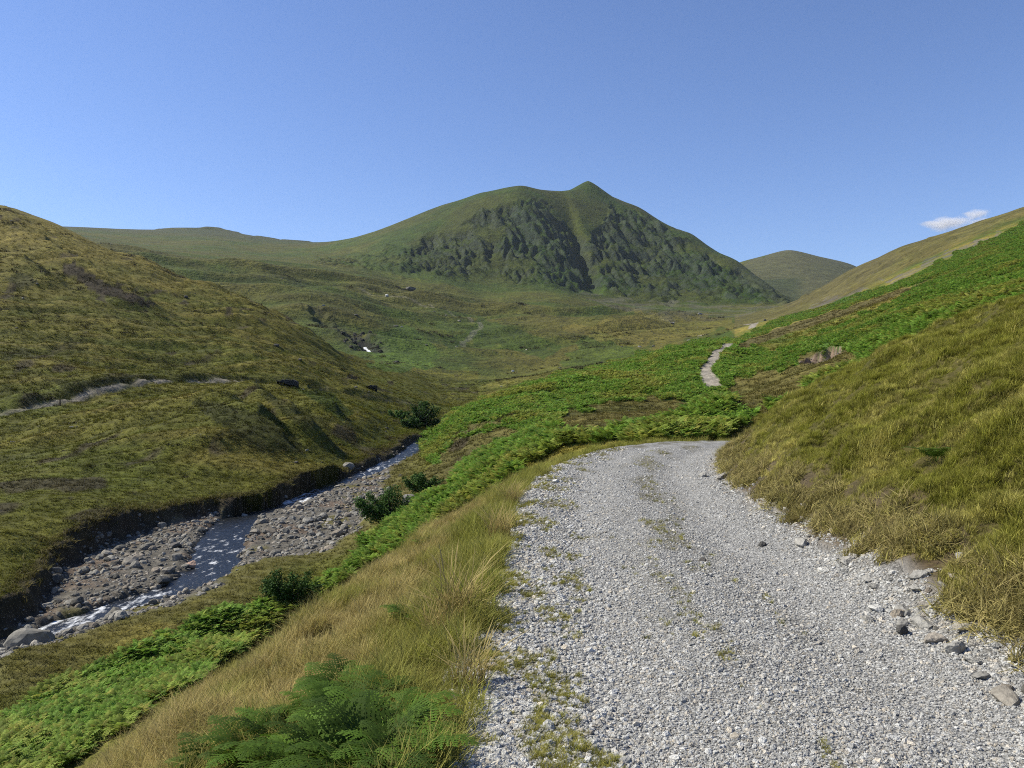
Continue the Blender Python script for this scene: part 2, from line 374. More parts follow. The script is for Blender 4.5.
class Surf:                                # height look-up for planting, on the very same grid
    def __init__(s):
        s.V = ZG
    def idx(s, x, y):
        a = np.asarray(x) / np.asarray(y)
        gx = np.interp(a, A1, np.arange(NC)); gy = np.interp(np.log(y), U1, np.arange(NR))
        return np.clip(gx, 0, NC - 1.001), np.clip(gy, 0, NR - 1.001)
    def __call__(s, x, y, V=None):
        V = s.V if V is None else V
        gx, gy = s.idx(x, y); ix = gx.astype(int); iy = gy.astype(int); fx = gx - ix; fy = gy - iy
        return (V[iy, ix] * (1 - fx) + V[iy, ix + 1] * fx) * (1 - fy) + (V[iy + 1, ix] * (1 - fx) + V[iy + 1, ix + 1] * fx) * fy
HZ = Surf()
def hz(x, y): return float(HZ(np.array([x]), np.array([y]))[0])

# ---- cover of the ground, from the lie of the land --------------------------
px = MG['px']; py = 384 - ZG / YG * F
S = MG['s']
n1 = fbm(XG / 6, YG / 6, 4, 100); n2 = fbm(XG / 30, YG / 30, 4, 110); n3 = noise(XG * 1.5, YG * 1.5, 120); n4 = fbm(XG / 160, YG / 160, 4, 130)
def poly_mask(pts, soft=4, dmin=0, dmax=1e9, jig=5.0):
    p = np.asarray(pts, float); j = jig * noise(px / 14, py / 8, 140)
    ins = inside(px + j, py + j * .6, [tuple(q) for q in p])
    return ins & (YG > dmin) & (YG < dmax)
bracken = np.zeros(XG.shape)
right_slope = poly_mask([(418, 442), (450, 412), (500, 392), (560, 374), (640, 352), (700, 340), (735, 338), (770, 352), (800, 342), (850, 322), (900, 298), (925, 270), (990, 238), (1024, 222), (1150, 180), (1150, 345), (1024, 315), (900, 365), (830, 398), (760, 412), (720, 440), (640, 441), (600, 442), (560, 446), (520, 470), (480, 500), (430, 540), (370, 560), (362, 545), (410, 515), (440, 470), (420, 455)], dmin=29, dmax=440)
bracken[right_slope] = 1
strip = poly_mask([(735, 340), (760, 326), (800, 311), (850, 296), (905, 280), (930, 267), (1000, 234), (1024, 223), (1150, 175), (1150, 230), (1024, 240), (934, 278), (858, 303), (782, 326), (735, 346)], dmin=60, dmax=470, jig=3)
bracken[strip] = 1
# gaps in the bracken: heath and grass between
gap = poly_mask([(540, 440), (570, 412), (610, 404), (660, 398), (690, 402), (700, 412), (665, 425), (600, 440)], dmin=36, jig=8) | \
      poly_mask([(722, 398), (735, 380), (790, 368), (805, 352), (850, 352), (866, 362), (800, 400), (740, 418)], dmin=36, jig=6) | \
      poly_mask([(430, 470), (455, 440), (505, 428), (520, 432), (470, 462), (445, 495), (415, 500), (385, 500)], dmin=36, jig=6) | \
      poly_mask([(450, 440), (470, 425), (510, 415), (560, 398), (510, 420)], dmin=36, jig=4) | \
      poly_mask([(735, 346), (782, 327), (858, 304), (934, 279), (934, 282), (858, 311), (782, 336), (740, 350)], dmin=100, jig=2)
bracken[gap] = 0
low_strip = poly_mask([(-200, 800), (-200, 740), (0, 722), (60, 687), (130, 655), (215, 617), (300, 598), (345, 570), (372, 548), (372, 562), (300, 610), (240, 652), (170, 700), (60, 768), (0, 830)], dmin=16, dmax=75)
bracken[low_strip & (MG['bed'] < .4)] = 1
for m in ('ft', 'ft2', 'ft3', 'scar'): bracken *= (MG[m] < .3)
dtrk, _, _ = seg_dist(XG, YG, TRACK, 20)
bracken *= (dtrk > 2.0) | (YG > 34)

C = lambda r, g, b: np.array([r, g, b])
OLIVE, DRY, GREEN, DARK, BROWN = C(.122, .118, .019), C(.205, .166, .036), C(.066, .105, .013), C(.048, .054, .010), C(.115, .082, .046)
ROCK, SCREE, PATHC, SOIL, GREY, BRK = C(.060, .062, .062), C(.15, .135, .12), C(.23, .205, .170), C(.10, .075, .048), C(.375, .37, .35), C(.045, .100, .015)
col = np.zeros(XG.shape + (3,)) + OLIVE
# general fell sward: olive, with dry and green patches
t = ss(-.1, .55, n2 + .35 * n1); col = mix3(col, DRY, .75 * t)
t = ss(.05, .6, -n2 + .4 * n1 + .3 * n4); col = mix3(col, GREEN, .75 * t)
t = ss(.25, .6, n1 - .1 * n2); col = mix3(col, DARK, .35 * t)
# left hillside: greener below, drier on the crest
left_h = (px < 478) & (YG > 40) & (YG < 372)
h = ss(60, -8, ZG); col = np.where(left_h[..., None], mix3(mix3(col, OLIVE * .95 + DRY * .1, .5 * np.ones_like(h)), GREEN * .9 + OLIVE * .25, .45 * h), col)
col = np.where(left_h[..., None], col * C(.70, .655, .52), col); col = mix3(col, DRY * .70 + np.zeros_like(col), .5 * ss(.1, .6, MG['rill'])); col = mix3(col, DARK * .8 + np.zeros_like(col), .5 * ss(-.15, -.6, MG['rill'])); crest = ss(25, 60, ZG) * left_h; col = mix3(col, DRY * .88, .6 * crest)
# far fells
far = ss(230, 400, YG) * ((px > 478) | (YG > 372)); far = np.where(px > 735, ss(380, 700, YG), far)
fc = OLIVE * .33 + GREEN * .36
t = ss(-.4, .5, n4 + .3 * n2); fcol = mix3(np.zeros_like(col) + fc, DRY * .36 + GREEN * .14, t * .6)
t = ss(-.05, -.5, MG['fold']) * ss(1150, 900, YG); fcol = mix3(fcol, GREEN * .6, .7 * t); t = ss(.1, .6, MG['fold']) * ss(1150, 900, YG); fcol = mix3(fcol, DRY * .42 + GREEN * .08, .35 * t)
t = ss(.0, .5, -n4 + .5 * n2); fcol = mix3(fcol, GREEN * .68, .65 * t)
col = mix3(col, fcol, far)
for (poly_, c_, k_) in (([(440, 345), (480, 318), (520, 330), (560, 345), (545, 360), (500, 345)], GREEN * .6, .8), ([(560, 365), (590, 330), (640, 345), (640, 362), (590, 372)], GREEN * .75, .7),
                        ([(372, 370), (372, 335), (410, 325), (440, 350), (430, 368), (400, 372)], GREEN * .9, .9), ([(560, 330), (640, 312), (735, 318), (735, 328), (640, 350), (600, 340)], DRY * .75, .45),
                        ([(735, 275), (780, 240), (900, 255), (830, 300), (780, 306)], C(.075, .074, .032), .85)):
    m = poly_mask(poly_, dmin=200, jig=9); col[m] = col[m] * (1 - k_) + c_ * k_
# crags
rdg = ss(1700, 2100, YG) * (px < 330); col = mix3(col, np.zeros_like(col) + C(.050, .056, .026), .75 * rdg); mtn = ss(1120, 1300, YG) * ss(330, 430, px) * ss(810, 790, px) * (YG < 2150); col = mix3(col, col * C(.62, .74, .66), mtn)
cm = MG['crag']; slope_ = np.hypot(np.gradient(ZG, axis=1) / np.gradient(XG, axis=1), np.gradient(ZG, axis=0) / np.gradient(YG, axis=0)); rockn = .5 * fbm(XG / 22, YG / 26, 3, 150) + .4 * noise(XG / 7, ZG / 5, 151) + 1.1 * (slope_ - 1.0)
col = mix3(col, np.zeros_like(col) + ROCK * 1.15, cm * ss(.0, .4, rockn) * .6)
col = mix3(col, col * C(.52, .66, .48), cm * .85)
rf = (px > 735) * ss(420, 470, YG) * ss(1000, 850, YG); col = mix3(col, (np.zeros_like(col) + C(.105, .088, .030)) * (1 + .25 * n1[..., None]), .7 * rf)
# scree below the right-hand outcrops and the mountain foot
sc1 = poly_mask([(905, 287), (880, 280), (925, 262), (960, 246), (1000, 231), (1020, 228), (1000, 236), (940, 268)], dmin=380, dmax=900, jig=5) | poly_mask([(805, 318), (815, 302), (850, 290), (870, 288), (850, 300)], dmin=380, dmax=900, jig=5)
col = mix3(col, np.zeros_like(col) + SCREE * .72, .75 * sc1 * ss(-.45, .3, fbm(XG / 9, YG / 9, 3, 160)))
sc2 = poly_mask([(560, 290), (640, 300), (720, 304), (792, 304), (780, 312), (740, 322), (660, 322), (620, 310)], dmin=800, dmax=1500, jig=6)
col = mix3(col, np.zeros_like(col) + SCREE * C(.7, .72, .6), .5 * sc2 * ss(-.4, .5, fbm(XG / 30, YG / 50, 3, 161)))
heath = poly_mask([(735, 346), (782, 327), (858, 304), (934, 279), (934, 282), (858, 311), (782, 336), (740, 350)], dmin=100, dmax=500, jig=2)
col = mix3(col, np.zeros_like(col) + C(.10, .068, .03), .7 * heath)
# bracken floor
col = mix3(col, np.zeros_like(col) + BRK, .9 * bracken)
col = mix3(col, C(.085, .075, .024) + np.zeros_like(col), .75 * (gap & (bracken < .5)))
# hillside marks
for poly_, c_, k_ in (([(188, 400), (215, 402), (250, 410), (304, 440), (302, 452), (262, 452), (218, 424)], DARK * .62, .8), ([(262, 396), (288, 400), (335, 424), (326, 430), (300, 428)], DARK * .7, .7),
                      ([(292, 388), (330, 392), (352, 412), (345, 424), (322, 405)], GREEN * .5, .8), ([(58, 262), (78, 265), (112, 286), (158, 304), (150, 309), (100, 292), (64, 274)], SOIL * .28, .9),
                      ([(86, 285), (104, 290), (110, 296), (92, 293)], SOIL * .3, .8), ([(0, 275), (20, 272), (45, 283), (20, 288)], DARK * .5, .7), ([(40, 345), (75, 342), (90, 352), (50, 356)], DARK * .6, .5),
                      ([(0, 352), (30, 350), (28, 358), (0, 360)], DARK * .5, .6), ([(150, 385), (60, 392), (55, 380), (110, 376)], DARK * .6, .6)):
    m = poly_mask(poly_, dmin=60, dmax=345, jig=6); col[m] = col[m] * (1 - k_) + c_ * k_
sp_ = ss(.34, .5, noise(XG / 4.5, YG / 9, 190)) * ss(.1, .4, noise(XG / 25, YG / 25, 191) + .2) * left_h; col = mix3(col, np.zeros_like(col) + SOIL * .4, .75 * sp_)
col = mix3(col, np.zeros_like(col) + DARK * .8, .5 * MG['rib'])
col = mix3(col, np.zeros_like(col) + ROCK * .35, .95 * MG['ghyll'] * ss(-.5, .3, n1 + .4))
col = mix3(col, np.zeros_like(col) + PATHC * .8, .85 * MG['lpath'] * ss(-.75, .1, noise(XG / 9, YG / 9, 17) + .2)); col = mix3(col, np.zeros_like(col) + PATHC * .5, .35 * MG['leat'])
col = mix3(col, np.zeros_like(col) + DARK * .5, .7 * MG['lpath_cut'] * (YG > 60) * (YG < 200)); col = mix3(col, np.zeros_like(col) + DARK * .6, .5 * MG['leat_cut'] * (YG > 100) * (YG < 250))  # shadow line of the cut above the path, painted into the ground colour
for m, k_ in (('ft', .95), ('ft2', .95), ('ft3', .75), ('mp', .3), ('mp2', .3)): col = mix3(col, np.zeros_like(col) + PATHC, k_ * MG[m])
col = mix3(col, C(.21, .155, .125) + .06 * n3[..., None], MG['scar'])
# beck: shingle, wet stone, mossy terrace, undercut bank
bedc = C(.105, .096, .078) * (1 + .35 * noise(XG * 2.2, YG * 2.2, 170)[..., None]); bedc = mix3(bedc, bedc * C(1.15, .95, .85), ss(0, .5, n1))
moss = ss(.15, .5, fbm(XG / 3.5, YG / 3.5, 3, 171)) * (1 - ss(.3, 2.5, MG['dr'] - 4))
bedc = mix3(bedc, C(.10, .09, .026), moss * .9)
col = mix3(col, bedc, MG['bed']); col = mix3(col, col * .45, MG['wet'])
col = mix3(col, C(.11, .098, .03) + .02 * n3[..., None], .8 * MG['terr'])
col = mix3(col, np.zeros_like(col) + SOIL * .45, .85 * MG['lbank'])
# near ground
nr = ss(34, 24, YG)
rightside = nr * ss(1.3, 1.6, S + .1 * n3); leftside = nr * ss(-1.42, -1.68, S + .12 * n3)
gcol = mix3(np.zeros_like(col) + C(.058, .056, .014), C(.072, .062, .019), ss(-.3, .5, n1))
col = mix3(col, gcol, rightside)
col = mix3(col, mix3(np.zeros_like(col) + C(.13, .10, .045), C(.10, .09, .028), ss(-.2, .5, n3)), leftside * ss(-7.5, -5, S))
edge = nr * ss(1.15, 1.4, S + .08 * n3) * ss(2.3, 1.85, S + .2 * n3)
col = mix3(col, SOIL * C(.88, .9, .9) + .02 * n3[..., None], edge)
trk = nr * ss(1.62, 1.30, S + .14 * n3) * ss(-1.75, -1.45, S + .12 * n3)
whl = np.exp(-((np.abs(S - .05) - .78) / .24) ** 2)
gv = GREY * (1 + .08 * whl[..., None]) * (1 + .10 * noise(XG * 3, YG * 2, 180)[..., None])
# worn strips: cleaner in the wheel lines, dust and moss on the crown and at the left edge
dirt = ss(.05, .5, fbm(XG * 1.6, YG * .7, 3, 181) + .15) * np.exp(-((S - .15) / .38) ** 2) * .75
dirt = np.maximum(dirt, .75 * ss(-.66, -1.0, S + .3 * n3) * ss(-.1, .4, fbm(XG * 2.2, YG * 1.2, 3, 182) + .1))
gv = mix3(gv, C(.175, .155, .085), dirt * .85)
col = mix3(col, gv, trk)
TRKMASK = trk; DIRT = dirt
col = np.clip(col, .004, .9)
rough = np.clip(.35 + .5 * MG['crag'] + .3 * trk + .4 * MG['bed'], 0, 1)

# ------------------------------------------------------------------ materials
def new_mat(name):
    m = bpy.data.materials.new(name); m.use_nodes = True
    nt = m.node_tree; nt.nodes.clear()
    out = nt.nodes.new('ShaderNodeOutputMaterial'); b = nt.nodes.new('ShaderNodeBsdfPrincipled')
    nt.links.new(b.outputs[0], out.inputs[0]); b.inputs['Roughness'].default_value = .9
    b.inputs['Specular IOR Level'].default_value = .15
    return m, nt, b, out
def N(nt, t, **kw):
    n = nt.nodes.new(t)
    for k, v in kw.items():
        if hasattr(n, k): setattr(n, k, v)
        else: n.inputs[k].default_value = v
    return n
def mixrgb(nt, a, b, f, mode='MIX'):
    n = nt.nodes.new('ShaderNodeMix'); n.data_type = 'RGBA'; n.blend_type = mode
    for s, v in ((0, f), (6, a), (7, b)):
        if hasattr(v, 'is_linked') or hasattr(v, 'links'): nt.links.new(v, n.inputs[s])
        elif s == 0: n.inputs[0].default_value = v
        else: n.inputs[s].default_value = (*v, 1)
    return n.outputs[2]
def ramp(nt, src, lo, hi, a=0., b=1.):
    n = nt.nodes.new('ShaderNodeMapRange'); n.inputs[1].default_value = lo; n.inputs[2].default_value = hi; n.inputs[3].default_value = a; n.inputs[4].default_value = b
    nt.links.new(src, n.inputs[0]); return n.outputs[0]
def terrain_mat(name, scales, colvar=.35, bump=.6, bdist=.05, stretch=1.0):
    m, nt, b, out = new_mat(name)
    at = N(nt, 'ShaderNodeAttribute', attribute_name='cover')
    tc = N(nt, 'ShaderNodeTexCoord')
    mp = N(nt, 'ShaderNodeMapping'); nt.links.new(tc.outputs['Object'], mp.inputs[0]); mp.inputs['Scale'].default_value = (1, 1, stretch)
    c = at.outputs['Color']; hsum = None
    for i, sc in enumerate(scales):
        n = N(nt, 'ShaderNodeTexNoise'); n.inputs['Scale'].default_value = sc; n.inputs['Detail'].default_value = 5; n.inputs['Roughness'].default_value = .65
        nt.links.new(mp.outputs[0], n.inputs['Vector'])
        v = ramp(nt, n.outputs[0], .3, .7, 1 - colvar, 1 + colvar)
        cmb = N(nt, 'ShaderNodeCombineColor'); 
        for k in range(3): nt.links.new(v, cmb.inputs[k])
        c = mixrgb(nt, c, cmb.outputs[0], 1.0, 'MULTIPLY')
        if hsum is None: hsum = n.outputs[0]
        else:
            ad = N(nt, 'ShaderNodeMath', operation='ADD'); nt.links.new(hsum, ad.inputs[0]); nt.links.new(n.outputs[0], ad.inputs[1]); hsum = ad.outputs[0]
    nt.links.new(c, b.inputs['Base Color'])
    bp = N(nt, 'ShaderNodeBump'); bp.inputs['Strength'].default_value = bump; bp.inputs['Distance'].default_value = bdist
    nt.links.new(hsum, bp.inputs['Height']); nt.links.new(bp.outputs[0], b.inputs['Normal'])
    return m
M_NEAR = terrain_mat('turf', (9, 45), .25, .7, .03)
M_HILL = terrain_mat('hill_sward', (.45, 1.7), .38, .9, .35)
M_FAR = terrain_mat('fell_sward', (.035, .16), .34, .9, 5.0)
M_BED = terrain_mat('shingle', (1.6, 6), .35, 1.0, .12)

# track: broken slate, finer than the loose stones lying on it
def track_mat():
    m, nt, b, out = new_mat('track_gravel')
    at = N(nt, 'ShaderNodeAttribute', attribute_name='cover'); tc = N(nt, 'ShaderNodeTexCoord')
    c = at.outputs['Color']; h = None
    for sc, k in ((55, .4), (120, .4)):
        v = N(nt, 'ShaderNodeTexVoronoi'); v.inputs['Scale'].default_value = sc; nt.links.new(tc.outputs['Object'], v.inputs['Vector'])
        g = N(nt, 'ShaderNodeSeparateColor'); nt.links.new(v.outputs['Color'], g.inputs[0])
        f = ramp(nt, g.outputs[0], 0, 1, 1 - k, 1 + k)
        e = ramp(nt, v.outputs['Distance'], .25, .75, 1.05, .45)
        ml = N(nt, 'ShaderNodeMath', operation='MULTIPLY'); nt.links.new(f, ml.inputs[0]); nt.links.new(e, ml.inputs[1])
        cmb = N(nt, 'ShaderNodeCombineColor')
        for q in range(3): nt.links.new(ml.outputs[0], cmb.inputs[q])
        c = mixrgb(nt, c, cmb.outputs[0], .85, 'MULTIPLY')
        if h is None: h = v.outputs['Distance']
    nt.links.new(c, b.inputs['Base Color'])
    bp = N(nt, 'ShaderNodeBump', invert=True); bp.inputs['Strength'].default_value = .8; bp.inputs['Distance'].default_value = .012
    nt.links.new(h, bp.inputs['Height']); nt.links.new(bp.outputs[0], b.inputs['Normal'])
    return m
M_TRACK = track_mat()

def plant_mat(name, base, tip, spread=.35, trans=.25, warm=(.20, .15, .05)):
    """leaf: colour from base to tip along each blade (attribute 'along'), each plant its own tint"""
    m, nt, b, out = new_mat(name)
    al = N(nt, 'ShaderNodeAttribute', attribute_name='along')
    ti = N(nt, 'ShaderNodeAttribute', attribute_name='tint', attribute_type='INSTANCER')
    oi = N(nt, 'ShaderNodeObjectInfo')
    c = mixrgb(nt, base, tip, al.outputs['Fac'])
    c = mixrgb(nt, c, warm, ti.outputs['Fac'])
    v = ramp(nt, oi.outputs['Random'], 0, 1, 1 - spread, 1 + spread)
    cmb = N(nt, 'ShaderNodeCombineColor')
    for q in range(3): nt.links.new(v, cmb.inputs[q])
    c = mixrgb(nt, c, cmb.outputs[0], 1., 'MULTIPLY')
    nt.links.new(c, b.inputs['Base Color']); b.inputs['Roughness'].default_value = .7; b.inputs['Specular IOR Level'].default_value = .12
    tr = N(nt, 'ShaderNodeBsdfTranslucent'); nt.links.new(c, tr.inputs[0])
    mx = N(nt, 'ShaderNodeMixShader'); mx.inputs[0].default_value = trans
    nt.links.new(b.outputs[0], mx.inputs[1]); nt.links.new(tr.outputs[0], mx.inputs[2]); nt.links.new(mx.outputs[0], out.inputs[0])
    return m
M_GRASS = plant_mat('grass_blade', (.070, .074, .011), (.30, .305, .042), .45, .35, (.40, .36, .105))
M_SEDGE = plant_mat('seed_grass', (.19, .155, .045), (.54, .43, .175), .35, .35, (.25, .255, .05))
M_MOOR = plant_mat('moor_grass', (.032, .030, .008), (.135, .125, .030), .5, .25, (.20, .155, .05))
M_FERN = plant_mat('fern_leaf', (.028, .060, .008), (.095, .165, .018), .45, .3, (.17, .15, .03))
M_BRACK = plant_mat('bracken_leaf', (.080, .155, .020), (.185, .325, .045), .42, .4, (.26, .25, .05))
def sward_mat(name):
    m, nt, b, out = new_mat(name)
    al = N(nt, 'ShaderNodeAttribute', attribute_name='along'); cv = N(nt, 'ShaderNodeAttribute', attribute_name='cover', attribute_type='INSTANCER'); oi = N(nt, 'ShaderNodeObjectInfo')
    k = N(nt, 'ShaderNodeMath', operation='MULTIPLY'); nt.links.new(ramp(nt, al.outputs['Fac'], 0, 1, .45, 1.75), k.inputs[0]); nt.links.new(ramp(nt, oi.outputs['Random'], 0, 1, .65, 1.35), k.inputs[1])
    cmb = N(nt, 'ShaderNodeCombineColor')
    for q in range(3): nt.links.new(k.outputs[0], cmb.inputs[q])
    c = mixrgb(nt, cv.outputs['Color'], cmb.outputs[0], 1., 'MULTIPLY'); nt.links.new(c, b.inputs['Base Color']); b.inputs['Specular IOR Level'].default_value = .1
    tr = N(nt, 'ShaderNodeBsdfTranslucent'); nt.links.new(c, tr.inputs[0]); mx = N(nt, 'ShaderNodeMixShader'); mx.inputs[0].default_value = .25
    nt.links.new(b.outputs[0], mx.inputs[1]); nt.links.new(tr.outputs[0], mx.inputs[2]); nt.links.new(mx.outputs[0], out.inputs[0]); return m
M_SWARD = sward_mat('fell_grass')
M_DEAD = plant_mat('dead_grass', (.11, .088, .036), (.40, .33, .135), .5, .25, (.24, .22, .06))
M_HEATH = plant_mat('heath_sprig', (.020, .016, .008), (.060, .050, .018), .4, .1, (.085, .075, .022))
M_LEAF = plant_mat('bush_leaf', (.026, .062, .012), (.075, .145, .028), .3, .2, (.06, .07, .02))
M_WOOD, _nt, _b, _ = new_mat('bark'); _b.inputs['Base Color'].default_value = (.07, .05, .035, 1)

def stone_mat(name, base, var=.4, lich=0.0, warm=(.30, .25, .19)):
    m, nt, b, out = new_mat(name)
    tc = N(nt, 'ShaderNodeTexCoord'); oi = N(nt, 'ShaderNodeObjectInfo')
    n = N(nt, 'ShaderNodeTexNoise'); n.inputs['Scale'].default_value = 3.0; n.inputs['Detail'].default_value = 6; nt.links.new(tc.outputs['Object'], n.inputs['Vector'])
    v = ramp(nt, oi.outputs['Random'], 0, 1, 1 - var, 1 + var)
    f = ramp(nt, n.outputs[0], .3, .7, .75, 1.25)
    ml = N(nt, 'ShaderNodeMath', operation='MULTIPLY'); nt.links.new(v, ml.inputs[0]); nt.links.new(f, ml.inputs[1])
    cmb = N(nt, 'ShaderNodeCombineColor')
    for q in range(3): nt.links.new(ml.outputs[0], cmb.inputs[q])
    w = N(nt, 'ShaderNodeMath', operation='FRACT'); k = N(nt, 'ShaderNodeMath', operation='MULTIPLY'); k.inputs[1].default_value = 7.13
    nt.links.new(oi.outputs['Random'], k.inputs[0]); nt.links.new(k.outputs[0], w.inputs[0])
    wr = ramp(nt, w.outputs[0], .62, 1, 0, .75)
    c = mixrgb(nt, base, warm, wr); c = mixrgb(nt, c, cmb.outputs[0], 1., 'MULTIPLY')
    if lich:
        n2_ = N(nt, 'ShaderNodeTexNoise'); n2_.inputs['Scale'].default_value = 7; nt.links.new(tc.outputs['Object'], n2_.inputs['Vector'])
        c = mixrgb(nt, c, (.38, .38, .32), ramp(nt, n2_.outputs[0], .55, .68, 0, lich))
    nt.links.new(c, b.inputs['Base Color'])
    bp = N(nt, 'ShaderNodeBump'); bp.inputs['Strength'].default_value = .5; bp.inputs['Distance'].default_value = .05
    nt.links.new(n.outputs[0], bp.inputs['Height']); nt.links.new(bp.outputs[0], b.inputs['Normal'])
    return m
M_CHIP = stone_mat('slate_chip', (.405, .40, .375), .36, 0, (.43, .37, .28))
M_RSTONE = stone_mat('beck_stone', (.175, .165, .142), .55, .2, (.21, .17, .125))
M_PALE = stone_mat('pale_slate', (.25, .24, .215), .25, .1, (.25, .21, .16))
M_BOULD = stone_mat('boulder_stone', (.20, .195, .18), .15, .6)
M_BLACK = stone_mat('wet_rock', (.030, .029, .027), .3, 0, (.05, .045, .035))
M_WHITE = stone_mat('white_quartz', (.50, .49, .45), .1, 0, (.46, .43, .36))
M_RED = stone_mat('reddish_stone', (.36, .25, .19), .1, 0, (.33, .25, .20))
M_DARKST = stone_mat('dark_slate', (.075, .072, .066), .2, 0, (.12, .11, .10))

# ------------------------------------------------------------------ mesh helpers
def mesh_np(name, V, Fq, mat, normals=None, along=None, cover=None, smooth=True):
    me = bpy.data.meshes.new(name)
    V = np.asarray(V, np.float32); Fq = np.asarray(Fq, np.int32); k = Fq.shape[1]
    me.vertices.add(len(V)); me.vertices.foreach_set('co', V.ravel())
    me.loops.add(Fq.size); me.loops.foreach_set('vertex_index', Fq.ravel())
    me.polygons.add(len(Fq)); me.polygons.foreach_set('loop_start', np.arange(0, Fq.size, k, dtype=np.int32))
    me.polygons.foreach_set('loop_total', np.full(len(Fq), k, np.int32))
    me.update(calc_edges=True)
    me.polygons.foreach_set('use_smooth', np.full(len(Fq), smooth, bool))
    if along is not None:
        a = me.attributes.new('along', 'FLOAT', 'POINT'); a.data.foreach_set('value', np.asarray(along, np.float32))
    if cover is not None:
        a = me.attributes.new('cover', 'FLOAT_COLOR', 'POINT'); a.data.foreach_set('color', np.c_[cover, np.ones(len(cover))].astype(np.float32).ravel())
    if normals is not None: me.normals_split_custom_set_from_vertices(np.asarray(normals, np.float32))
    me.materials.append(mat)
    return me
def mesh_py(name, V, Fc, mat, along=None, smooth=True):
    me = bpy.data.meshes.new(name); me.from_pydata([tuple(v) for v in V], [], Fc); me.update()
    for p in me.polygons: p.use_smooth = smooth
    if along is not None:
        a = me.attributes.new('along', 'FLOAT', 'POINT'); a.data.foreach_set('value', np.asarray(along, np.float32))
    me.materials.append(mat); return me
def link(name, me, parent=None, loc=None, rot=None, scale=None):
    o = bpy.data.objects.new(name, me); COL.objects.link(o)
    if parent: o.parent = parent
    if loc is not None: o.location = loc
    if rot is not None: o.rotation_euler = rot
    if scale is not None: o.scale = scale if hasattr(scale, '__len__') else (scale,) * 3
    return o
def tag(o, label=None, cat=None, group=None, kind=None):
    if label: o['label'] = label
    if cat: o['category'] = cat
    if group: o['group'] = group
    if kind: o['kind'] = kind
    return o

# ------------------------------------------------------------------ the land, split where the land divides
dxu = np.gradient(np.stack([XG, YG, ZG], -1), axis=1); dyu = np.gradient(np.stack([XG, YG, ZG], -1), axis=0)
NG = np.cross(dxu, dyu); NG /= np.linalg.norm(NG, axis=-1, keepdims=True) + 1e-12; NG[NG[..., 2] < 0] *= -1
pxf = px[:-1, :-1]; pyf = py[:-1, :-1]; Yf = YG[:-1, :-1]; Xf = XG[:-1, :-1]; Sf = S[:-1, :-1]
cls = np.full(pxf.shape, 5, int)                                     # valley floor
leftcrest = np.interp(pxf, [-300, 0, 60, 143, 212, 265, 312, 360, 400, 440], [370, 375, 375, 370, 360, 345, 335, 325, 325, 290])
cls[(pxf < 440) & (Yf < leftcrest)] = 1                              # left hillside
rightfar = np.interp(pxf, [420, 450, 480, 520, 560, 600, 660, 700, 735, 760, 1024], [125, 150, 160, 170, 185, 210, 250, 300, 440, 440, 400])
xr = np.interp(Yf, RB[:, 1], RB[:, 0], left=-34, right=99)
cls[(Xf > xr) & (Yf < rightfar) & (Yf >= 12)] = 2                    # bracken slope
cls[(pxf > 735) & (Yf < rightfar) & (Yf > 30)] = 2
cls[(pxf > 735) & (Yf >= rightfar) & (Yf < np.interp(pxf, [735, 790, 850, 1024], [640, 900, 1000, 860]))] = 3   # crag hill
mt = np.interp(pxf, [290, 330, 400, 450, 520, 600, 690, 792], [1500, 1250, 1120, 1100, 1120, 1150, 1150, 1150])
cls[(pxf >= 330) & (pxf < 800) & (Yf > mt)] = 4                      # mountain
cls[(pxf >= 735) & (Yf > 1650)] = 6                                  # far hill
cls[(pxf < 330) & (Yf > 1300)] = 7                                   # far ridge
cls[(Sf < -1.2) & (Yf < 12)] = 8; cls[(Sf < -1.2) & (Yf < 30) & (Sf > -5)] = 8
cls[(Sf > 1.2) & (Yf < 34) & (pxf > 640)] = 9
cls[inside(Xf, Yf, CORR) & (Yf < 245) & (Yf > 8)] = 10
cls[(MG['terr'][:-1, :-1] > .5) & (Yf < 60)] = 10
cls[(TRKMASK[:-1, :-1] > .5)] = 0
names = {0: ('gravel_track', M_TRACK), 1: ('hillside', M_HILL), 2: ('slope', M_HILL), 3: ('hill', M_FAR), 4: ('mountain', M_FAR), 5: ('valley_floor', M_FAR), 6: ('hill', M_FAR), 7: ('hills', M_FAR), 8: ('verge', M_NEAR), 9: ('grass_bank', M_NEAR), 10: ('riverbed', M_BED)}
vid = np.arange(NR * NC).reshape(NR, NC)
quads = np.stack([vid[:-1, :-1], vid[:-1, 1:], vid[1:, 1:], vid[1:, :-1]], -1)
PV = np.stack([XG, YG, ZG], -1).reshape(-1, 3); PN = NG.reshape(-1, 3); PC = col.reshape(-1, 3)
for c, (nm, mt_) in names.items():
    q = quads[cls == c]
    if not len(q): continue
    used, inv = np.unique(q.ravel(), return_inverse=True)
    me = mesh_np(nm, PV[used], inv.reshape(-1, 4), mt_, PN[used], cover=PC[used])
    o = link(nm, me); o['kind'] = 'structure'

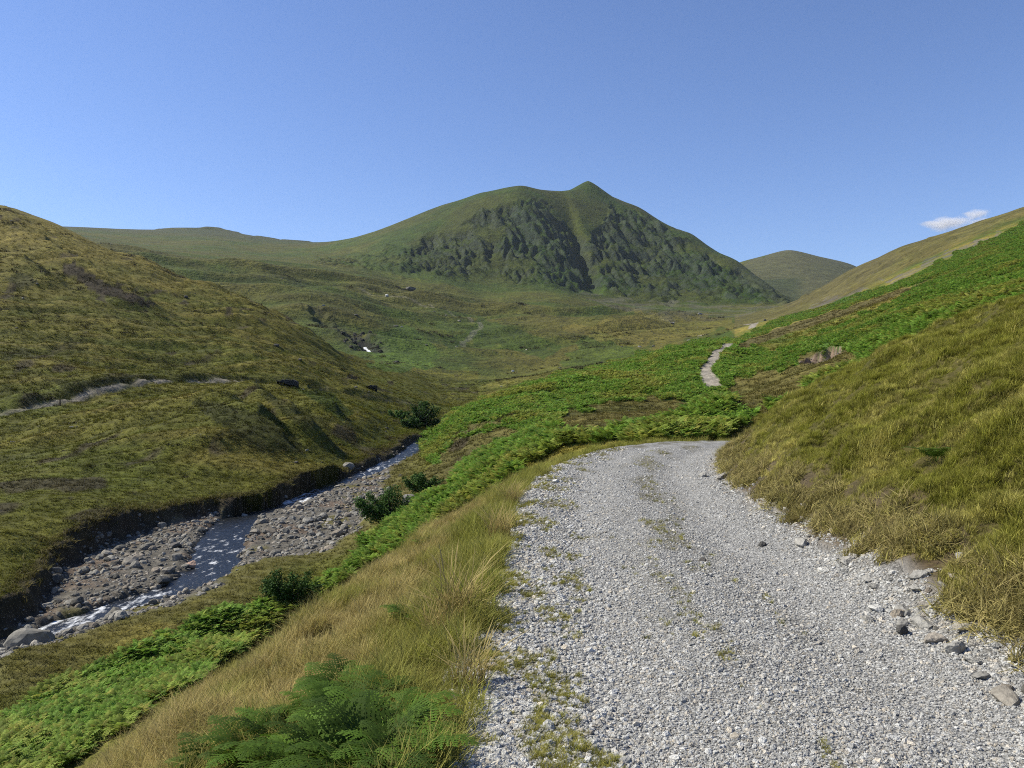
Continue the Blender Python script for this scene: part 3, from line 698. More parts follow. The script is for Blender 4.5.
# ------------------------------------------------------------------ water in the beck
def water_mat():
    m, nt, b, out = new_mat('beck_water')
    tc = N(nt, 'ShaderNodeTexCoord'); fo = N(nt, 'ShaderNodeAttribute', attribute_name='along')
    n = N(nt, 'ShaderNodeTexNoise'); n.inputs['Scale'].default_value = 1.9; n.inputs['Detail'].default_value = 7; n.inputs['Roughness'].default_value = .6; nt.links.new(tc.outputs['Object'], n.inputs['Vector'])
    mp = N(nt, 'ShaderNodeMapping'); mp.inputs['Scale'].default_value = (1.0, .45, 1); mp.inputs['Rotation'].default_value = (0, 0, -.25); nt.links.new(tc.outputs['Object'], mp.inputs[0]); fn = N(nt, 'ShaderNodeTexNoise'); fn.inputs['Scale'].default_value = 2.3; fn.inputs['Detail'].default_value = 5; fn.inputs['Roughness'].default_value = .62; nt.links.new(mp.outputs[0], fn.inputs['Vector'])
    ad = N(nt, 'ShaderNodeMath', operation='ADD'); nt.links.new(fo.outputs['Fac'], ad.inputs[0]); nt.links.new(fn.outputs[0], ad.inputs[1])
    f = ramp(nt, ad.outputs[0], 1.0, 1.2, 0, .9)
    c = mixrgb(nt, (.008, .009, .009), (.72, .74, .76), f); nt.links.new(c, b.inputs['Base Color'])
    nt.links.new(ramp(nt, f, 0, 1, .28, .75), b.inputs['Roughness']); b.inputs['Specular IOR Level'].default_value = .5
    bp = N(nt, 'ShaderNodeBump'); bp.inputs['Strength'].default_value = .9; bp.inputs['Distance'].default_value = .22
    nt.links.new(n.outputs[0], bp.inputs['Height']); nt.links.new(bp.outputs[0], b.inputs['Normal'])
    return m
V = []; Fq = []; fo = []
T = np.gradient(CH, axis=0); T /= np.linalg.norm(T, axis=1, keepdims=True)
foam_i = lambda k: np.interp(k / 8, [0, 2, 2.6, 3.3, 4.2, 4.6, 5.2, 6, 7, 7.6, 8.7, 9.1, 9.7, 10.3, 12, 12.6, 13.5, 18], [.30, .36, .50, .55, .50, .36, .44, .44, .36, .22, .26, .60, .54, .36, .42, .50, .42, .4])
for k in range(len(CH)):
    nx, ny = T[k][1], -T[k][0]
    for j in range(9):
        w = (j / 4 - 1) * (CH_W[k] + .9)
        x, y = CH[k][0] + nx * w, CH[k][1] + ny * w
        V.append((x, y, np.interp(y, W_Y, W_Z) + .02 + .03 * random.uniform(-1, 1))); fo.append(foam_i(k) + random.uniform(-.05, .05))
for k in range(len(CH) - 1):
    for j in range(8): i = k * 9 + j; Fq.append((i, i + 1, i + 10, i + 9))
o = link('water', mesh_np('water', V, Fq, water_mat(), along=fo)); o['kind'] = 'structure'

# waterfall in the ghyll
fx, fy = gd(367, 389)

# ------------------------------------------------------------------ plant and stone templates (a store of shapes, not in the scene)
def blades(n, h, spread, lean, w, seg=3, seedhead=0, rs=None):
    rs = rs or random; V = []; Fc = []; al = []
    for i in range(n):
        az = rs.uniform(0, 2 * math.pi); r0 = spread * math.sqrt(rs.random()); a0 = rs.uniform(0, 2 * math.pi)
        bx, by = r0 * math.cos(a0), r0 * math.sin(a0); hh = h * rs.uniform(.5, 1.1); ln = lean * rs.uniform(.3, 1.3); ww = w * rs.uniform(.7, 1.3)
        dx, dy = math.cos(az), math.sin(az); sx, sy = -dy, dx; b = len(V)
        for k in range(seg + 1):
            t = k / seg; out = hh * ln * t * t; zz = hh * t * (1 - .28 * ln * t)
            wk = ww * (1 - t) ** .7 if k < seg else 0
            if seedhead and i % seedhead == 0:
                wk = ww * .35 if t < .7 else ww * 1.3 * (1.02 - t) / .3
            cx, cy = bx + dx * out, by + dy * out
            if k < seg: V += [(cx - sx * wk, cy - sy * wk, zz), (cx + sx * wk, cy + sy * wk, zz)]; al += [t, t]
            else: V.append((cx, cy, zz)); al.append(1)
        for k in range(seg - 1): Fc.append((b + 2 * k, b + 2 * k + 1, b + 2 * k + 3, b + 2 * k + 2))
        Fc.append((b + 2 * seg - 2, b + 2 * seg - 1, b + 2 * seg))
    return V, Fc, al
def frond(L, pairs=14, pinn=7, a0=20, a1=95, wid=.42, rs=None):
    """one fern frond from the origin rising and arching along +x"""
    rs = rs or random; V = []; Fc = []; al = []
    n = 14; P = [(0., 0.)]; D = []
    for k in range(n):
        an = R(a0 + (a1 - a0) * (k / (n - 1)) ** 1.3); D.append((math.sin(an), math.cos(an))); P.append((P[-1][0] + L / n * D[-1][0], P[-1][1] + L / n * D[-1][1]))
    def at(t):
        f = min(t * n, n - 1e-6); i = int(f); f -= i
        return (P[i][0] + (P[i + 1][0] - P[i][0]) * f, P[i][1] + (P[i + 1][1] - P[i][1]) * f), D[min(i, n - 1)]
    # stalk
    sw = .006 * L / .8
    for k in range(n + 1):
        x, z = P[k]; V += [(x, -sw * (1 - k / n * .8), z), (x, sw * (1 - k / n * .8), z)]; al += [.2, .2]
    for k in range(n): Fc.append((2 * k, 2 * k + 1, 2 * k + 3, 2 * k + 2))
    t0 = .22
    for k in range(pairs):
        t = t0 + (1 - t0) * k / pairs; (x, z), (ux, uz) = at(t)
        pl_ = wid * L * ((1 - t) / (1 - t0)) ** .85 * (1 if k else .8) + .012 * L
        for sgn in (-1, 1):
            fw = .42 + rs.uniform(-.16, .16); droop = -.16 + rs.uniform(-.1, .08)
            d = Vector((ux * fw, sgn * .9, uz * fw + droop)).normalized()
            up = Vector((-uz, 0, ux)); side = Vector((ux, 0, uz)); wd = (1 - t0) * L / pairs * .52
            if pinn:
                m = max(3, int(pinn * (pl_ / (wid * L)) ** .6 + .5)); 
                for q in range(m):
                    s0 = q / m; s1 = (q + .97) / m; sm = (q + .55) / m
                    w_ = wd * rs.uniform(1.2, 2.3) * (1 - s0 * .75)
                    base = Vector((x, 0, z)); A = base + d * pl_ * s0; B = base + d * pl_ * s1
                    tipd = d * pl_ * (sm + .35 / m)
                    for e in (-1, 1):
                        b = len(V); Tp = base + tipd + side * e * w_ + up * rs.uniform(-.1, .06) * w_
                        V += [A, B, Tp]; al += [.3 + .4 * s0, .4 + .4 * s0, .65 + .35 * s0]; Fc.append((b, b + 1, b + 2) if e > 0 else (b + 1, b, b + 2))
            else:
                b = len(V); base = Vector((x, 0, z)); mid = base + d * pl_ * .5; tip = base + d * pl_ + Vector((0, 0, -.08 * pl_))
                V += [base - side * wd * .6, base + side * wd * .6, mid + side * wd * .95, mid - side * wd * .7, tip]; al += [.2, .2, .6, .6, 1.]
                Fc += [(b, b + 1, b + 2, b + 3), (b + 3, b + 2, b + 4)]
    return [tuple(v) for v in V], Fc, al
def fern_mesh(name, n, L, pairs, pinn, mat, rs, a0=(8, 30), a1=(70, 110)):
    V = []; Fc = []; al = []
    for i in range(n):
        v, f, a = frond(L * rs.uniform(.7, 1.1), pairs, pinn, rs.uniform(*a0), rs.uniform(*a1), rs.uniform(.34, .46), rs)
        rz = 2 * math.pi * (i + rs.uniform(-.3, .3)) / n; c, s = math.cos(rz), math.sin(rz); b = len(V); r0 = .04
        V += [(x * c - y * s + r0 * c, x * s + y * c + r0 * s, z) for x, y, z in v]; Fc += [tuple(i_ + b for i_ in q) for q in f]; al += a
    return mesh_py(name, V, Fc, mat, al)
def rock_mesh(name, mat, seed, flat=(1, .8, .6), sub=2, cuts=9, smooth=False):
    import bmesh
    rs = random.Random(seed); bm = bmesh.new(); bmesh.ops.create_icosphere(bm, subdivisions=sub, radius=1)
    planes = [(Vector((rs.gauss(0, 1), rs.gauss(0, 1), rs.gauss(0, 1))).normalized(), rs.uniform(.55, .85)) for _ in range(cuts)]
    for v in bm.verts:
        for nrm, dd in planes:
            k = v.co.dot(nrm)
            if k > dd: v.co -= nrm * (k - dd)
        v.co *= 1 + rs.uniform(-.05, .05)
        v.co.x *= flat[0]; v.co.y *= flat[1]; v.co.z *= flat[2]
    me = bpy.data.meshes.new(name); bm.to_mesh(me); bm.free()
    for p in me.polygons: p.use_smooth = smooth
    me.materials.append(mat); return me
def store(name, meshes):
    c = bpy.data.collections.new(name)
    for i, me in enumerate(meshes):
        o = bpy.data.objects.new('%s_%02d' % (name, i), me); c.objects.link(o)
    return c
def scatter(name, coll, P, rot, scale, idx, tint=None, cover=None):
    """one mass of many small like things: points carrying copies of the stored shapes"""
    P = np.asarray(P, np.float32); n = len(P)
    me = bpy.data.meshes.new(name); me.vertices.add(n); me.vertices.foreach_set('co', P.ravel())
    def attr(nm, ty, v, f='value'):
        a = me.attributes.new(nm, ty, 'POINT'); a.data.foreach_set(f, np.asarray(v).ravel())
    attr('rot', 'FLOAT_VECTOR', np.asarray(rot, np.float32), 'vector')
    sc = np.asarray(scale, np.float32)
    if sc.ndim == 1: sc = np.repeat(sc[:, None], 3, 1)
    attr('size', 'FLOAT_VECTOR', sc, 'vector'); attr('pick', 'INT', np.asarray(idx, np.int32))
    attr('tint', 'FLOAT', np.zeros(n, np.float32) if tint is None else np.asarray(tint, np.float32))
    if cover is not None: attr('cover', 'FLOAT_COLOR', np.c_[cover, np.ones(n)].astype(np.float32), 'color')
    o = link(name, me)
    ng = bpy.data.node_groups.new(name, 'GeometryNodeTree')
    ng.interface.new_socket('Geometry', in_out='INPUT', socket_type='NodeSocketGeometry'); ng.interface.new_socket('Geometry', in_out='OUTPUT', socket_type='NodeSocketGeometry')
    gi = ng.nodes.new('NodeGroupInput'); go = ng.nodes.new('NodeGroupOutput')
    ci = ng.nodes.new('GeometryNodeCollectionInfo'); ci.inputs['Collection'].default_value = coll; ci.inputs['Separate Children'].default_value = True; ci.inputs['Reset Children'].default_value = True
    ip = ng.nodes.new('GeometryNodeInstanceOnPoints'); ip.inputs['Pick Instance'].default_value = True
    def na(nm, ty):
        a = ng.nodes.new('GeometryNodeInputNamedAttribute'); a.data_type = ty; a.inputs['Name'].default_value = nm; return a.outputs['Attribute']
    er = ng.nodes.new('FunctionNodeEulerToRotation')
    L = ng.links.new
    L(gi.outputs[0], ip.inputs['Points']); L(ci.outputs[0], ip.inputs['Instance']); L(na('pick', 'INT'), ip.inputs['Instance Index'])
    L(na('rot', 'FLOAT_VECTOR'), er.inputs[0]); L(er.outputs[0], ip.inputs['Rotation']); L(na('size', 'FLOAT_VECTOR'), ip.inputs['Scale'])
    L(ip.outputs[0], go.inputs[0])
    md = o.modifiers.new('scatter', 'NODES'); md.node_group = ng
    return o

rs = random.Random(11)
T_GRASS = store('turf_tuft', [mesh_py('turf_tuft', *blades(34, .26, .10, .9, .0042, 3, 0, rs)[:2], M_GRASS) for _ in range(1)]) if False else None
def tufts(name, mat, k, **kw):
    out = []
    for _ in range(k):
        v, f, a = blades(rs=rs, **kw); out.append(mesh_py(name, v, f, mat, a))
    return store(name, out)
C_GRASS = tufts('turf_tuft', M_GRASS, 5, n=40, h=.17, spread=.09, lean=.85, w=.0042)
C_SEED = tufts('seed_tuft', M_SEDGE, 5, n=30, h=.27, spread=.10, lean=.75, w=.0036, seedhead=2)
C_SWARD = tufts('fell_tuft', M_SWARD, 4, n=14, h=.42, spread=.28, lean=1.0, w=.022, seg=2)
C_DEAD = tufts('dead_tuft', M_DEAD, 4, n=26, h=.17, spread=.10, lean=1.1, w=.0042)
C_MOOR = tufts('moor_tuft', M_MOOR, 4, n=14, h=.42, spread=.28, lean=1.0, w=.022, seg=2)
C_HEATH = tufts('heath_clump', M_HEATH, 4, n=26, h=.5, spread=.45, lean=.8, w=.035, seg=2)
C_BRACK = store('bracken_plant', [fern_mesh('bracken_plant', 6, .95, 9, 0, M_BRACK, rs, (5, 30), (75, 110)) for _ in range(4)])
C_CHIP = store('slate_chip', [rock_mesh('slate_chip', M_CHIP, 100 + i, (1, rs.uniform(.6, .95), rs.uniform(.4, .75)), 1, 7) for i in range(8)])
C_RST = store('beck_stone', [rock_mesh('beck_stone', M_RSTONE, 200 + i, (1, rs.uniform(.65, .95), rs.uniform(.45, .8)), 2, 9) for i in range(8)])

def sample(n, a0, a1, d0, d1, power=0.0, seed=1):
    """ground points, evenly spread over bearing and log distance (power 0) or thicker far off"""
    r_ = np.random.default_rng(seed)
    a = r_.uniform(a0, a1, n); q = r_.random(n)
    if power == 0: d = np.exp(math.log(d0) + q * (math.log(d1) - math.log(d0)))
    else: d = (d0 ** power + q * (d1 ** power - d0 ** power)) ** (1 / power)
    return a * d, d, r_
def at_grid(V, x, y):
    gx, gy = HZ.idx(x, y); return V[np.round(gy).astype(int), np.round(gx).astype(int)]
def lay(x, y, r_, tilt=.12, sink=0.0):
    z = HZ(x, y) - sink
    P = np.c_[x, y, z]; rot = np.c_[r_.uniform(-tilt, tilt, len(x)), r_.uniform(-tilt, tilt, len(x)), r_.uniform(0, 6.283, len(x))]
    return P, rot

# ---- turf on the spur to the right
x, y, r_ = sample(170000, .0, .90, 2.4, 36, .6, 21)
s_ = at_grid(S, x, y); g_ = at_grid(MG['grassy_near'], x, y)
nn = fbm(x * .7, y * .7, 3, 300)
keep = (s_ > 1.68 + .28 * noise(x * 1.7, y * 1.7, 301)) & (r_.random(len(x)) < .3 + .7 * ss(1.7, 2.4, s_)) & (r_.random(len(x)) < ss(-1.15, -.6, nn) * .7 + .3)
x, y, s_, nn = x[keep], y[keep], s_[keep], nn[keep]
P, rot = lay(x, y, r_, .25, .02)
rot[:, 1] += 0.0
cell = noise(x * 2.4, y * 2.4, 305); scl = (.32 + .42 * r_.random(len(x))) * (1 + .4 * nn + .7 * cell) * np.where(s_ < 2.2, .85, 1) * np.clip(y / 18, 1, 1.6)
tint = np.clip(ss(.05, .7, fbm(x * .9, y * .9, 3, 302)) * .7 + r_.random(len(x)) ** 3 * .8 + .5 * ss(2.3, 1.8, s_), 0, 1)
tag(scatter('grass', C_GRASS, P, rot, scl, r_.integers(0, 5, len(x)), tint), 'olive tussocky grass covering the bank right of the track', 'grass', kind='stuff')

# ---- dead grass and thatch fringing the earth bank
x, y, r_ = sample(60000, .0, .90, 2.4, 20, .8, 35)
s_ = at_grid(S, x, y); keep = (s_ > 1.42) & (s_ < 2.05 + .45 * noise(x * 1.3, y * 1.3, 303)) & (fbm(x * 1.2, y * 1.2, 2, 304) > .05 - .35 * (s_ < 1.95) + .3 * (s_ > 2.1)) & (s_ > 1.56 + .14 * noise(x * 3, y * 3, 306)); x, y = x[keep], y[keep]
P, rot = lay(x, y, r_, .5, .02); rot[:, 1] -= .5
tag(scatter('dead_grass', C_DEAD, P, rot, .45 + .7 * r_.random(len(x)), r_.integers(0, 4, len(x)), r_.random(len(x)) * .8), 'brown dead grass and thatch hanging along the earth bank', 'grass', kind='stuff')

# ---- dry seeding grass on the left verge and slope
x, y, r_ = sample(80000, -.95, .35, 2.2, 26, 1.0, 22)
s_ = at_grid(S, x, y)
nn = fbm(x * .8, y * .8, 3, 310)
keep = (s_ < -1.46 + .16 * noise(x * 2.1, y * 2.1, 311) - .012 * np.clip(y, 0, 14)) & (s_ > -9)
x, y, s_, nn = x[keep], y[keep], s_[keep], nn[keep]
P, rot = lay(x, y, r_, .25, .02)
scl = (.38 + .55 * r_.random(len(x))) * (1 + .35 * nn + .4 * noise(x * 2.2, y * 2.2, 312)); scl *= np.where(s_ > -2.1, 1.15, 1)
tint = np.clip(ss(.0, .6, nn) * .6 + r_.random(len(x)) ** 3 * .7 + .75 * ss(-2.5, -1.9, s_), 0, 1)
tag(scatter('grass', C_SEED, P, rot, scl, r_.integers(0, 5, len(x)), tint), 'dry tan seeding grass on the slope left of the track', 'grass', kind='stuff')

# ---- moor grass tussocks on the fellsides
x, y, r_ = sample(150000, -.78, .74, 26, 330, 0.0, 23)
ok = (at_grid(bracken, x, y) < .5) & (at_grid(MG['bed'], x, y) < .3) & (at_grid(MG['lbank'], x, y) < .5)
for m in ('lpath', 'ft', 'scar', 'ghyll'): ok &= at_grid(MG[m], x, y) < .3
dt, _, _ = seg_dist(x, y, TRACK, 10); ok &= (dt > 2) | (y > 34)
x, y = x[ok], y[ok]; P, rot = lay(x, y, r_, .2, .05)
scl = (.5 + .8 * r_.random(len(x)) ** 1.5) * np.clip(y / 80, .7, 1.9)
tint = np.clip(ss(-.2, .7, fbm(x / 9, y / 9, 3, 320)) * .7 + r_.random(len(x)) ** 3 * .5, 0, 1)
tag(scatter('moor_grass', C_SWARD, P, rot, np.c_[scl, scl, scl * .7], r_.integers(0, 4, len(x)), tint, at_grid(col, x, y)), 'rough olive moor grass covering the fellsides beyond the beck', 'grass', kind='stuff')

# ---- dark rush and heath clumps in drifts over the fellsides
x, y, r_ = sample(60000, -.72, .5, 60, 1000, 0.0, 33)
ua, ul = x / y, np.log(y); dn = fbm(ua * 9 + ul * 3, ul * 26 - ua * 12, 3, 380) + .6 * fbm(ua * 4, ul * 7, 2, 381)
ok = (dn > np.where(y > 372, .62, .42)) & (at_grid(bracken, x, y) < .5) & (at_grid(MG['bed'], x, y) < .1) & (x / y < .3)
for m in ('lpath', 'ft', 'ft2', 'scar', 'mp', 'mp2'): ok &= at_grid(MG[m], x, y) < .1
x, y, dn = x[ok], y[ok], dn[ok]; P, rot = lay(x, y, r_, .2, .05)
scl = (.45 + .9 * r_.random(len(x)) ** 2) * y / 115
tag(scatter('heath_clumps', C_HEATH, P, rot, np.c_[scl, scl, scl * .55], r_.integers(0, 4, len(x)), r_.random(len(x)) ** 2), 'dark rush and heath clumps in drifts over the fellsides', 'heath', kind='stuff')

# ---- short moss and weeds on the crown and the left edge of the track
x, y, r_ = sample(70000, -.2, .45, 2.4, 20, .5, 34)
s_ = at_grid(S, x, y); dn = at_grid(DIRT, x, y); ok = (s_ > -1.6) & (s_ < .6) & (r_.random(len(x)) < np.where(s_ < -.7, .6, .2) * np.clip(dn, 0, 1) ** 1.3)
x, y, s_ = x[ok], y[ok], s_[ok]; P, rot = lay(x, y, r_, .3, .003)
tag(scatter('track_weeds', C_GRASS, P, rot, (.12 + .16 * r_.random(len(x))) * np.where(s_ < -1.3, 1.5, 1), r_.integers(0, 5, len(x)), r_.random(len(x)) * .9), 'short mossy weeds on the left edge and crown of the track', 'weeds', kind='stuff')

# ---- long grass hanging over the undercut bank, and on the mossy terrace
t_ = np.random.default_rng(61); k_ = t_.uniform(0, len(LBs) - 1.01, 2600); i_ = k_.astype(int); f_ = (k_ - i_)[:, None]
q_ = LBs[i_] * (1 - f_) + LBs[i_ + 1] * f_; q_ = q_ + np.c_[t_.normal(-.45, .55, len(q_)), t_.normal(0, .3, len(q_))]
x, y = q_[:, 0], q_[:, 1]; ok = (at_grid(MG['bed'], x, y) < .45) & (y > 34) & (y < 235); x, y = x[ok], y[ok]
P, rot = lay(x, y, t_, .2, .05); rot[:, 1] += .35
scl = .5 + .7 * t_.random(len(x))
tag(scatter('moor_grass', C_MOOR, P, rot, scl, t_.integers(0, 4, len(x)), t_.random(len(x)) * .4), 'long grass overhanging the undercut left bank of the beck', 'grass', kind='stuff')

# ---- bracken
x, y, r_ = sample(520000, -.78, .78, 16, 450, 0.35, 24)
ok = at_grid(bracken, x, y) > .5
x, y = x[ok], y[ok]
cl = fbm(x / 5, y / 5, 3, 330); ok = r_.random(len(x)) < .12 + ss(-.95, -.35, cl); x, y, cl = x[ok], y[ok], cl[ok]
P, rot = lay(x, y, r_, .2, .05)
scl = (.55 + .5 * r_.random(len(x))) * (1 + .35 * cl) * np.clip(y / 130, .72, 1.15) * (1 + .45 * ((y < 80) & (y > 36)))
tint = np.clip(ss(.0, .6, fbm(x / 14, y / 14, 3, 331)) * .6 + r_.random(len(x)) ** 4 * .8 + .4 * (y < 45) * ss(-.2, .5, cl), 0, 1)
tag(scatter('bracken', C_BRACK, P, rot, scl, r_.integers(0, 4, len(x)), tint), 'bright green bracken covering the slope beyond the track bend', 'bracken', kind='stuff')

# ---- loose slate on the track
x, y, r_ = sample(250000, -.35, .78, 2.2, 20, -.2, 25)
s_ = at_grid(S, x, y); ok = (s_ > -1.62) & (s_ < 1.62 + .2 * noise(x * 3, y * 3, 340)); x, y, s_ = x[ok], y[ok], s_[ok]
dn = at_grid(DIRT, x, y); wl_ = np.exp(-((np.abs(s_ - .05) - .78) / .24) ** 2) * (.6 + .5 * noise(x * .7, y * .5, 341)); ok = r_.random(len(x)) > np.maximum(dn * .6, wl_ * .62); x, y, s_ = x[ok], y[ok], s_[ok]
P, rot = lay(x, y, r_, .5, -.002)
sz = np.exp(r_.normal(math.log(.0068), .46, len(x))) * np.clip(.75 + y * .06, .8, 1.5) * np.where(np.abs(s_) > 1.25, 1.35, 1) * (1 + .55 * ss(-.3, -.9, s_))
tag(scatter('gravel', C_CHIP, P, rot, np.clip(sz, .003, .04), r_.integers(0, 8, len(x))), 'loose grey slate chippings strewn over the track', 'gravel', kind='stuff')

# ---- beck stones: the mass
def bed_pts(n, seed, d0=26, d1=150, power=.0):
    x, y, r_ = sample(n, -.80, -.02, d0, d1, power, seed)
    b_ = at_grid(MG['bed'], x, y); w_ = at_grid(MG['wet'], x, y)
    clump = fbm(x / 4, y / 4, 3, 350)
    ok = (b_ > .45) & (r_.random(len(x)) < np.where(w_ > .4, .34, .95)) & (r_.random(len(x)) < ss(-.7, .1, clump) + .15)
    return x[ok], y[ok], r_
x, y, r_ = bed_pts(52000, 26)
P, rot = lay(x, y, r_, .4, .0)
sz = np.exp(r_.normal(math.log(.12), .5, len(x))) * np.clip(y / 60, .8, 1.4)
tag(scatter('river_stones', C_RST, P, rot, np.clip(sz, .03, .42), r_.integers(0, 8, len(x))), 'grey shingle and cobbles filling the beck bed', 'cobbles', kind='stuff')
# ---- and the larger ones one by one
RM = [rock_mesh('river_stone', M_RSTONE, 400 + i, (1, rs.uniform(.65, .95), rs.uniform(.5, .8)), 2, 10) for i in range(8)]
x, y, r_ = bed_pts(1500, 27, 34, 125)
n_big = 0
for i in range(len(x)):
    if n_big >= 170: break
    sz = float(np.clip(math.exp(r_.normal(math.log(.30), .3)), .2, .6))
    o = link('river_stone', RM[i % 8], None, (x[i], y[i], hz(x[i], y[i]) + sz * .15), (r_.uniform(-.3, .3), r_.uniform(-.3, .3), r_.uniform(0, 6.28)), sz)
    tag(o, 'grey rounded stone among many in the shingle of the beck', 'stone', 'larger stones in the beck bed'); n_big += 1

# ------------------------------------------------------------------ boulders and stones that stand out
def rock(name, label, cat, px_, d, size, seed, mat, flat=(1, .8, .7), rz=0., sink=.2, sub=3, group=None, xy=None):
    x, y = xy if xy else gd(px_, d)
    o = link(name, rock_mesh(name, mat, seed, flat, sub, 14), None, (x, y, hz(x, y) + size * flat[2] * (1 - 2 * sink) * .6), (rs.uniform(-.15, .15), rs.uniform(-.15, .15), rz), size)
    return tag(o, label, cat, group)
rock('boulder', 'large angular grey boulder beside the beck at the lower left', 'boulder', 32, 38.0, 1.1, 1, M_RSTONE, (1.1, .8, .7), .3)
rock('boulder', 'pale lichened boulder beside the end of the long dark bush', 'boulder', 410, 61, .75, 2, M_PALE, (1, .8, .75))
rock('boulder', 'grey boulder standing up at the beck edge upstream of the shingle', 'boulder', 349, 97, .8, 3, M_RSTONE, (1.1, .8, .75))
rock('boulder', 'reddish pale boulder standing in the water of the beck', 'boulder', 190, 52.5, .5, 4, M_RED, (1, .8, .7))
rock('boulder', 'dark low boulder in the stream behind the pale reddish one', 'boulder', 176, 57, .5, 5, M_DARKST, (1.1, .8, .6))
rock('boulder', 'flat grey slab of rock on the mossy terrace beside the bush', 'boulder', 372, 66, .7, 6, M_BOULD, (1.2, .7, .4))
rock('boulder', 'small white boulder alone high on the left hillside', 'boulder', 42, 165, .5, 7, M_WHITE, (1, .8, .7))
rock('boulder', 'huge dark boulder alone on the moor below the mountain crags', 'boulder', 410, 985, 7.5, 8, M_DARKST, (1.1, .9, .62))
rock('boulder', 'white boulder on the valley floor below the mountain', 'boulder', 513, 392, 1.0, 9, M_WHITE, (.9, .8, .9))
rock('boulder', 'white boulder near the far path high on the moor', 'boulder', 387, 850, 2.4, 10, M_WHITE, (1, .8, .8))
rock('boulder', 'dark boulder beside the farthest bend of the track', 'boulder', 765, 430, 1.2, 12, M_DARKST)
x, y, r_ = sample(900, -.66, .25, 80, 900, 0, 30)
ok = (at_grid(bracken, x, y) < .5) & (at_grid(MG['bed'], x, y) < .1) & (at_grid(MG['lpath'], x, y) < .1) & (noise(x / 30, y / 30, 360) > .12); x, y = x[ok][:110], y[ok][:110]
DM = [rock_mesh('boulder', M_DARKST if i % 3 else M_BOULD, 600 + i, (1, rs.uniform(.6, .9), rs.uniform(.45, .7)), 2, 9) for i in range(6)]
for i in range(len(x)):
    sz = float(np.clip(r_.normal(.0026, .0008), .0014, .005) * y[i]); o = link('boulder', DM[i % 6], None, (x[i], y[i], hz(x[i], y[i]) + sz * .1), (0, 0, r_.uniform(0, 6.28)), sz)
    tag(o, 'small dark rock among many strewn over the open fellside', 'rock', 'rocks strewn over the fellsides')
import bmesh
bm = bmesh.new(); bmesh.ops.create_cone(bm, cap_ends=True, segments=8, radius1=.11, radius2=.09, depth=1.1)
for v in bm.verts: v.co.z += .45
me = bpy.data.meshes.new('dark_figure'); bm.to_mesh(me); bm.free(); me.materials.append(M_WOOD)
x, y = gd(60, 121); tag(link('dark_figure', me, None, (x, y, hz(x, y))), 'short dark upright figure standing beside the hillside path', 'figure')  # plain tapered dark upright for a figure of unsettled identity
# stones on and beside the track
TS = [(703, 561, 'dark pointed stone lying on the open gravel of the track', .055, M_DARKST), (762, 546, 'dark stone at the track edge below the earth bank', .06, M_DARKST), (706, 575, 'small dark stone just below the dark pointed one on the track', .03, M_DARKST),
      (727, 484, 'pale stone in the heap at the far right edge of the track', .11, M_PALE), (722, 478, 'tan stone topmost in the heap at the far track edge', .12, M_PALE),
      (823, 572, 'white upright stone at the foot of the earth bank', .06, M_WHITE), (877, 610, 'white flat slab lying at the right track edge', .075, M_WHITE), (903, 614, 'pale square slate leaning on the brown bank', .085, M_PALE),
      (924, 607, 'small pale slate behind the leaning square one', .06, M_PALE), (936, 642, 'broad grey slab flat at the track edge', .10, M_PALE), (954, 652, 'bluish grey slab partly buried beside the broad one', .09, M_PALE),
      (868, 621, 'cream stone in the gravel below the white slab', .05, M_PALE), (902, 633, 'dark blue slate wedge in the gravel', .06, M_DARKST), (801, 546, 'long grey stone half buried in the bank foot', .11, M_PALE),
      (962, 559, 'grey stone half hidden in the grass of the bank', .09, M_PALE), (493, 668, 'tan stone at the mossy left edge of the track', .06, M_PALE), (556, 482, 'white stone at the left edge near the bend', .09, M_WHITE)]
for (u_, v_, lab, sz, mt_) in TS:
    # intersect the sight line with the ground once, then set the stone there
    ds = np.linspace(2.5, 30, 4000); xs = (u_ - 512) / F * ds; zz = HZ(xs, ds); k = np.argmax(zz >= (384 - v_) / F * ds); d = ds[k]
    rock('stone', lab, 'stone', u_, d, sz, int(u_ * 7 + v_), mt_, (1, rs.uniform(.6, .9), rs.uniform(.35, .7)), rs.uniform(0, 3), .25, 2)
x, y, r_ = sample(9000, .1, .75, 3.2, 19, 0, 28); s_ = at_grid(S, x, y); ok = (s_ > 1.22) & (s_ < 1.85); x, y = x[ok][:95], y[ok][:95]
SM = [rock_mesh('stone', M_PALE if i % 3 else M_RSTONE, 500 + i, (1, rs.uniform(.6, .9), rs.uniform(.35, .7)), 2, 9) for i in range(9)]
for i in range(len(x)):
    sz = float(np.clip(math.exp(r_.normal(math.log(.042), .4)), .02, .10))
    o = link('stone', SM[i % 9], None, (x[i], y[i], hz(x[i], y[i]) + sz * .2), (r_.uniform(-.3, .3), r_.uniform(-.3, .3), r_.uniform(0, 6.28)), sz)
    tag(o, 'small broken slate stone among many along the foot of the right bank', 'stone', 'slate stones along the right edge of the track')
# stones in the eroded scar
x, y, r_ = sample(400, (802 - 512) / F, (842 - 512) / F, 107, 117, 1, 29); ok = at_grid(MG['scar'], x, y) > .5; x, y = x[ok][:45], y[ok][:45]
for i in range(len(x)):
    sz = float(r_.uniform(.1, .32)); o = link('stone', SM[i % 9], None, (x[i], y[i], hz(x[i], y[i]) + sz * .2), (0, 0, r_.uniform(0, 6.28)), sz)
    tag(o, 'pinkish stone among many in the eroded scar in the gully', 'stone', 'stones in the eroded scar')

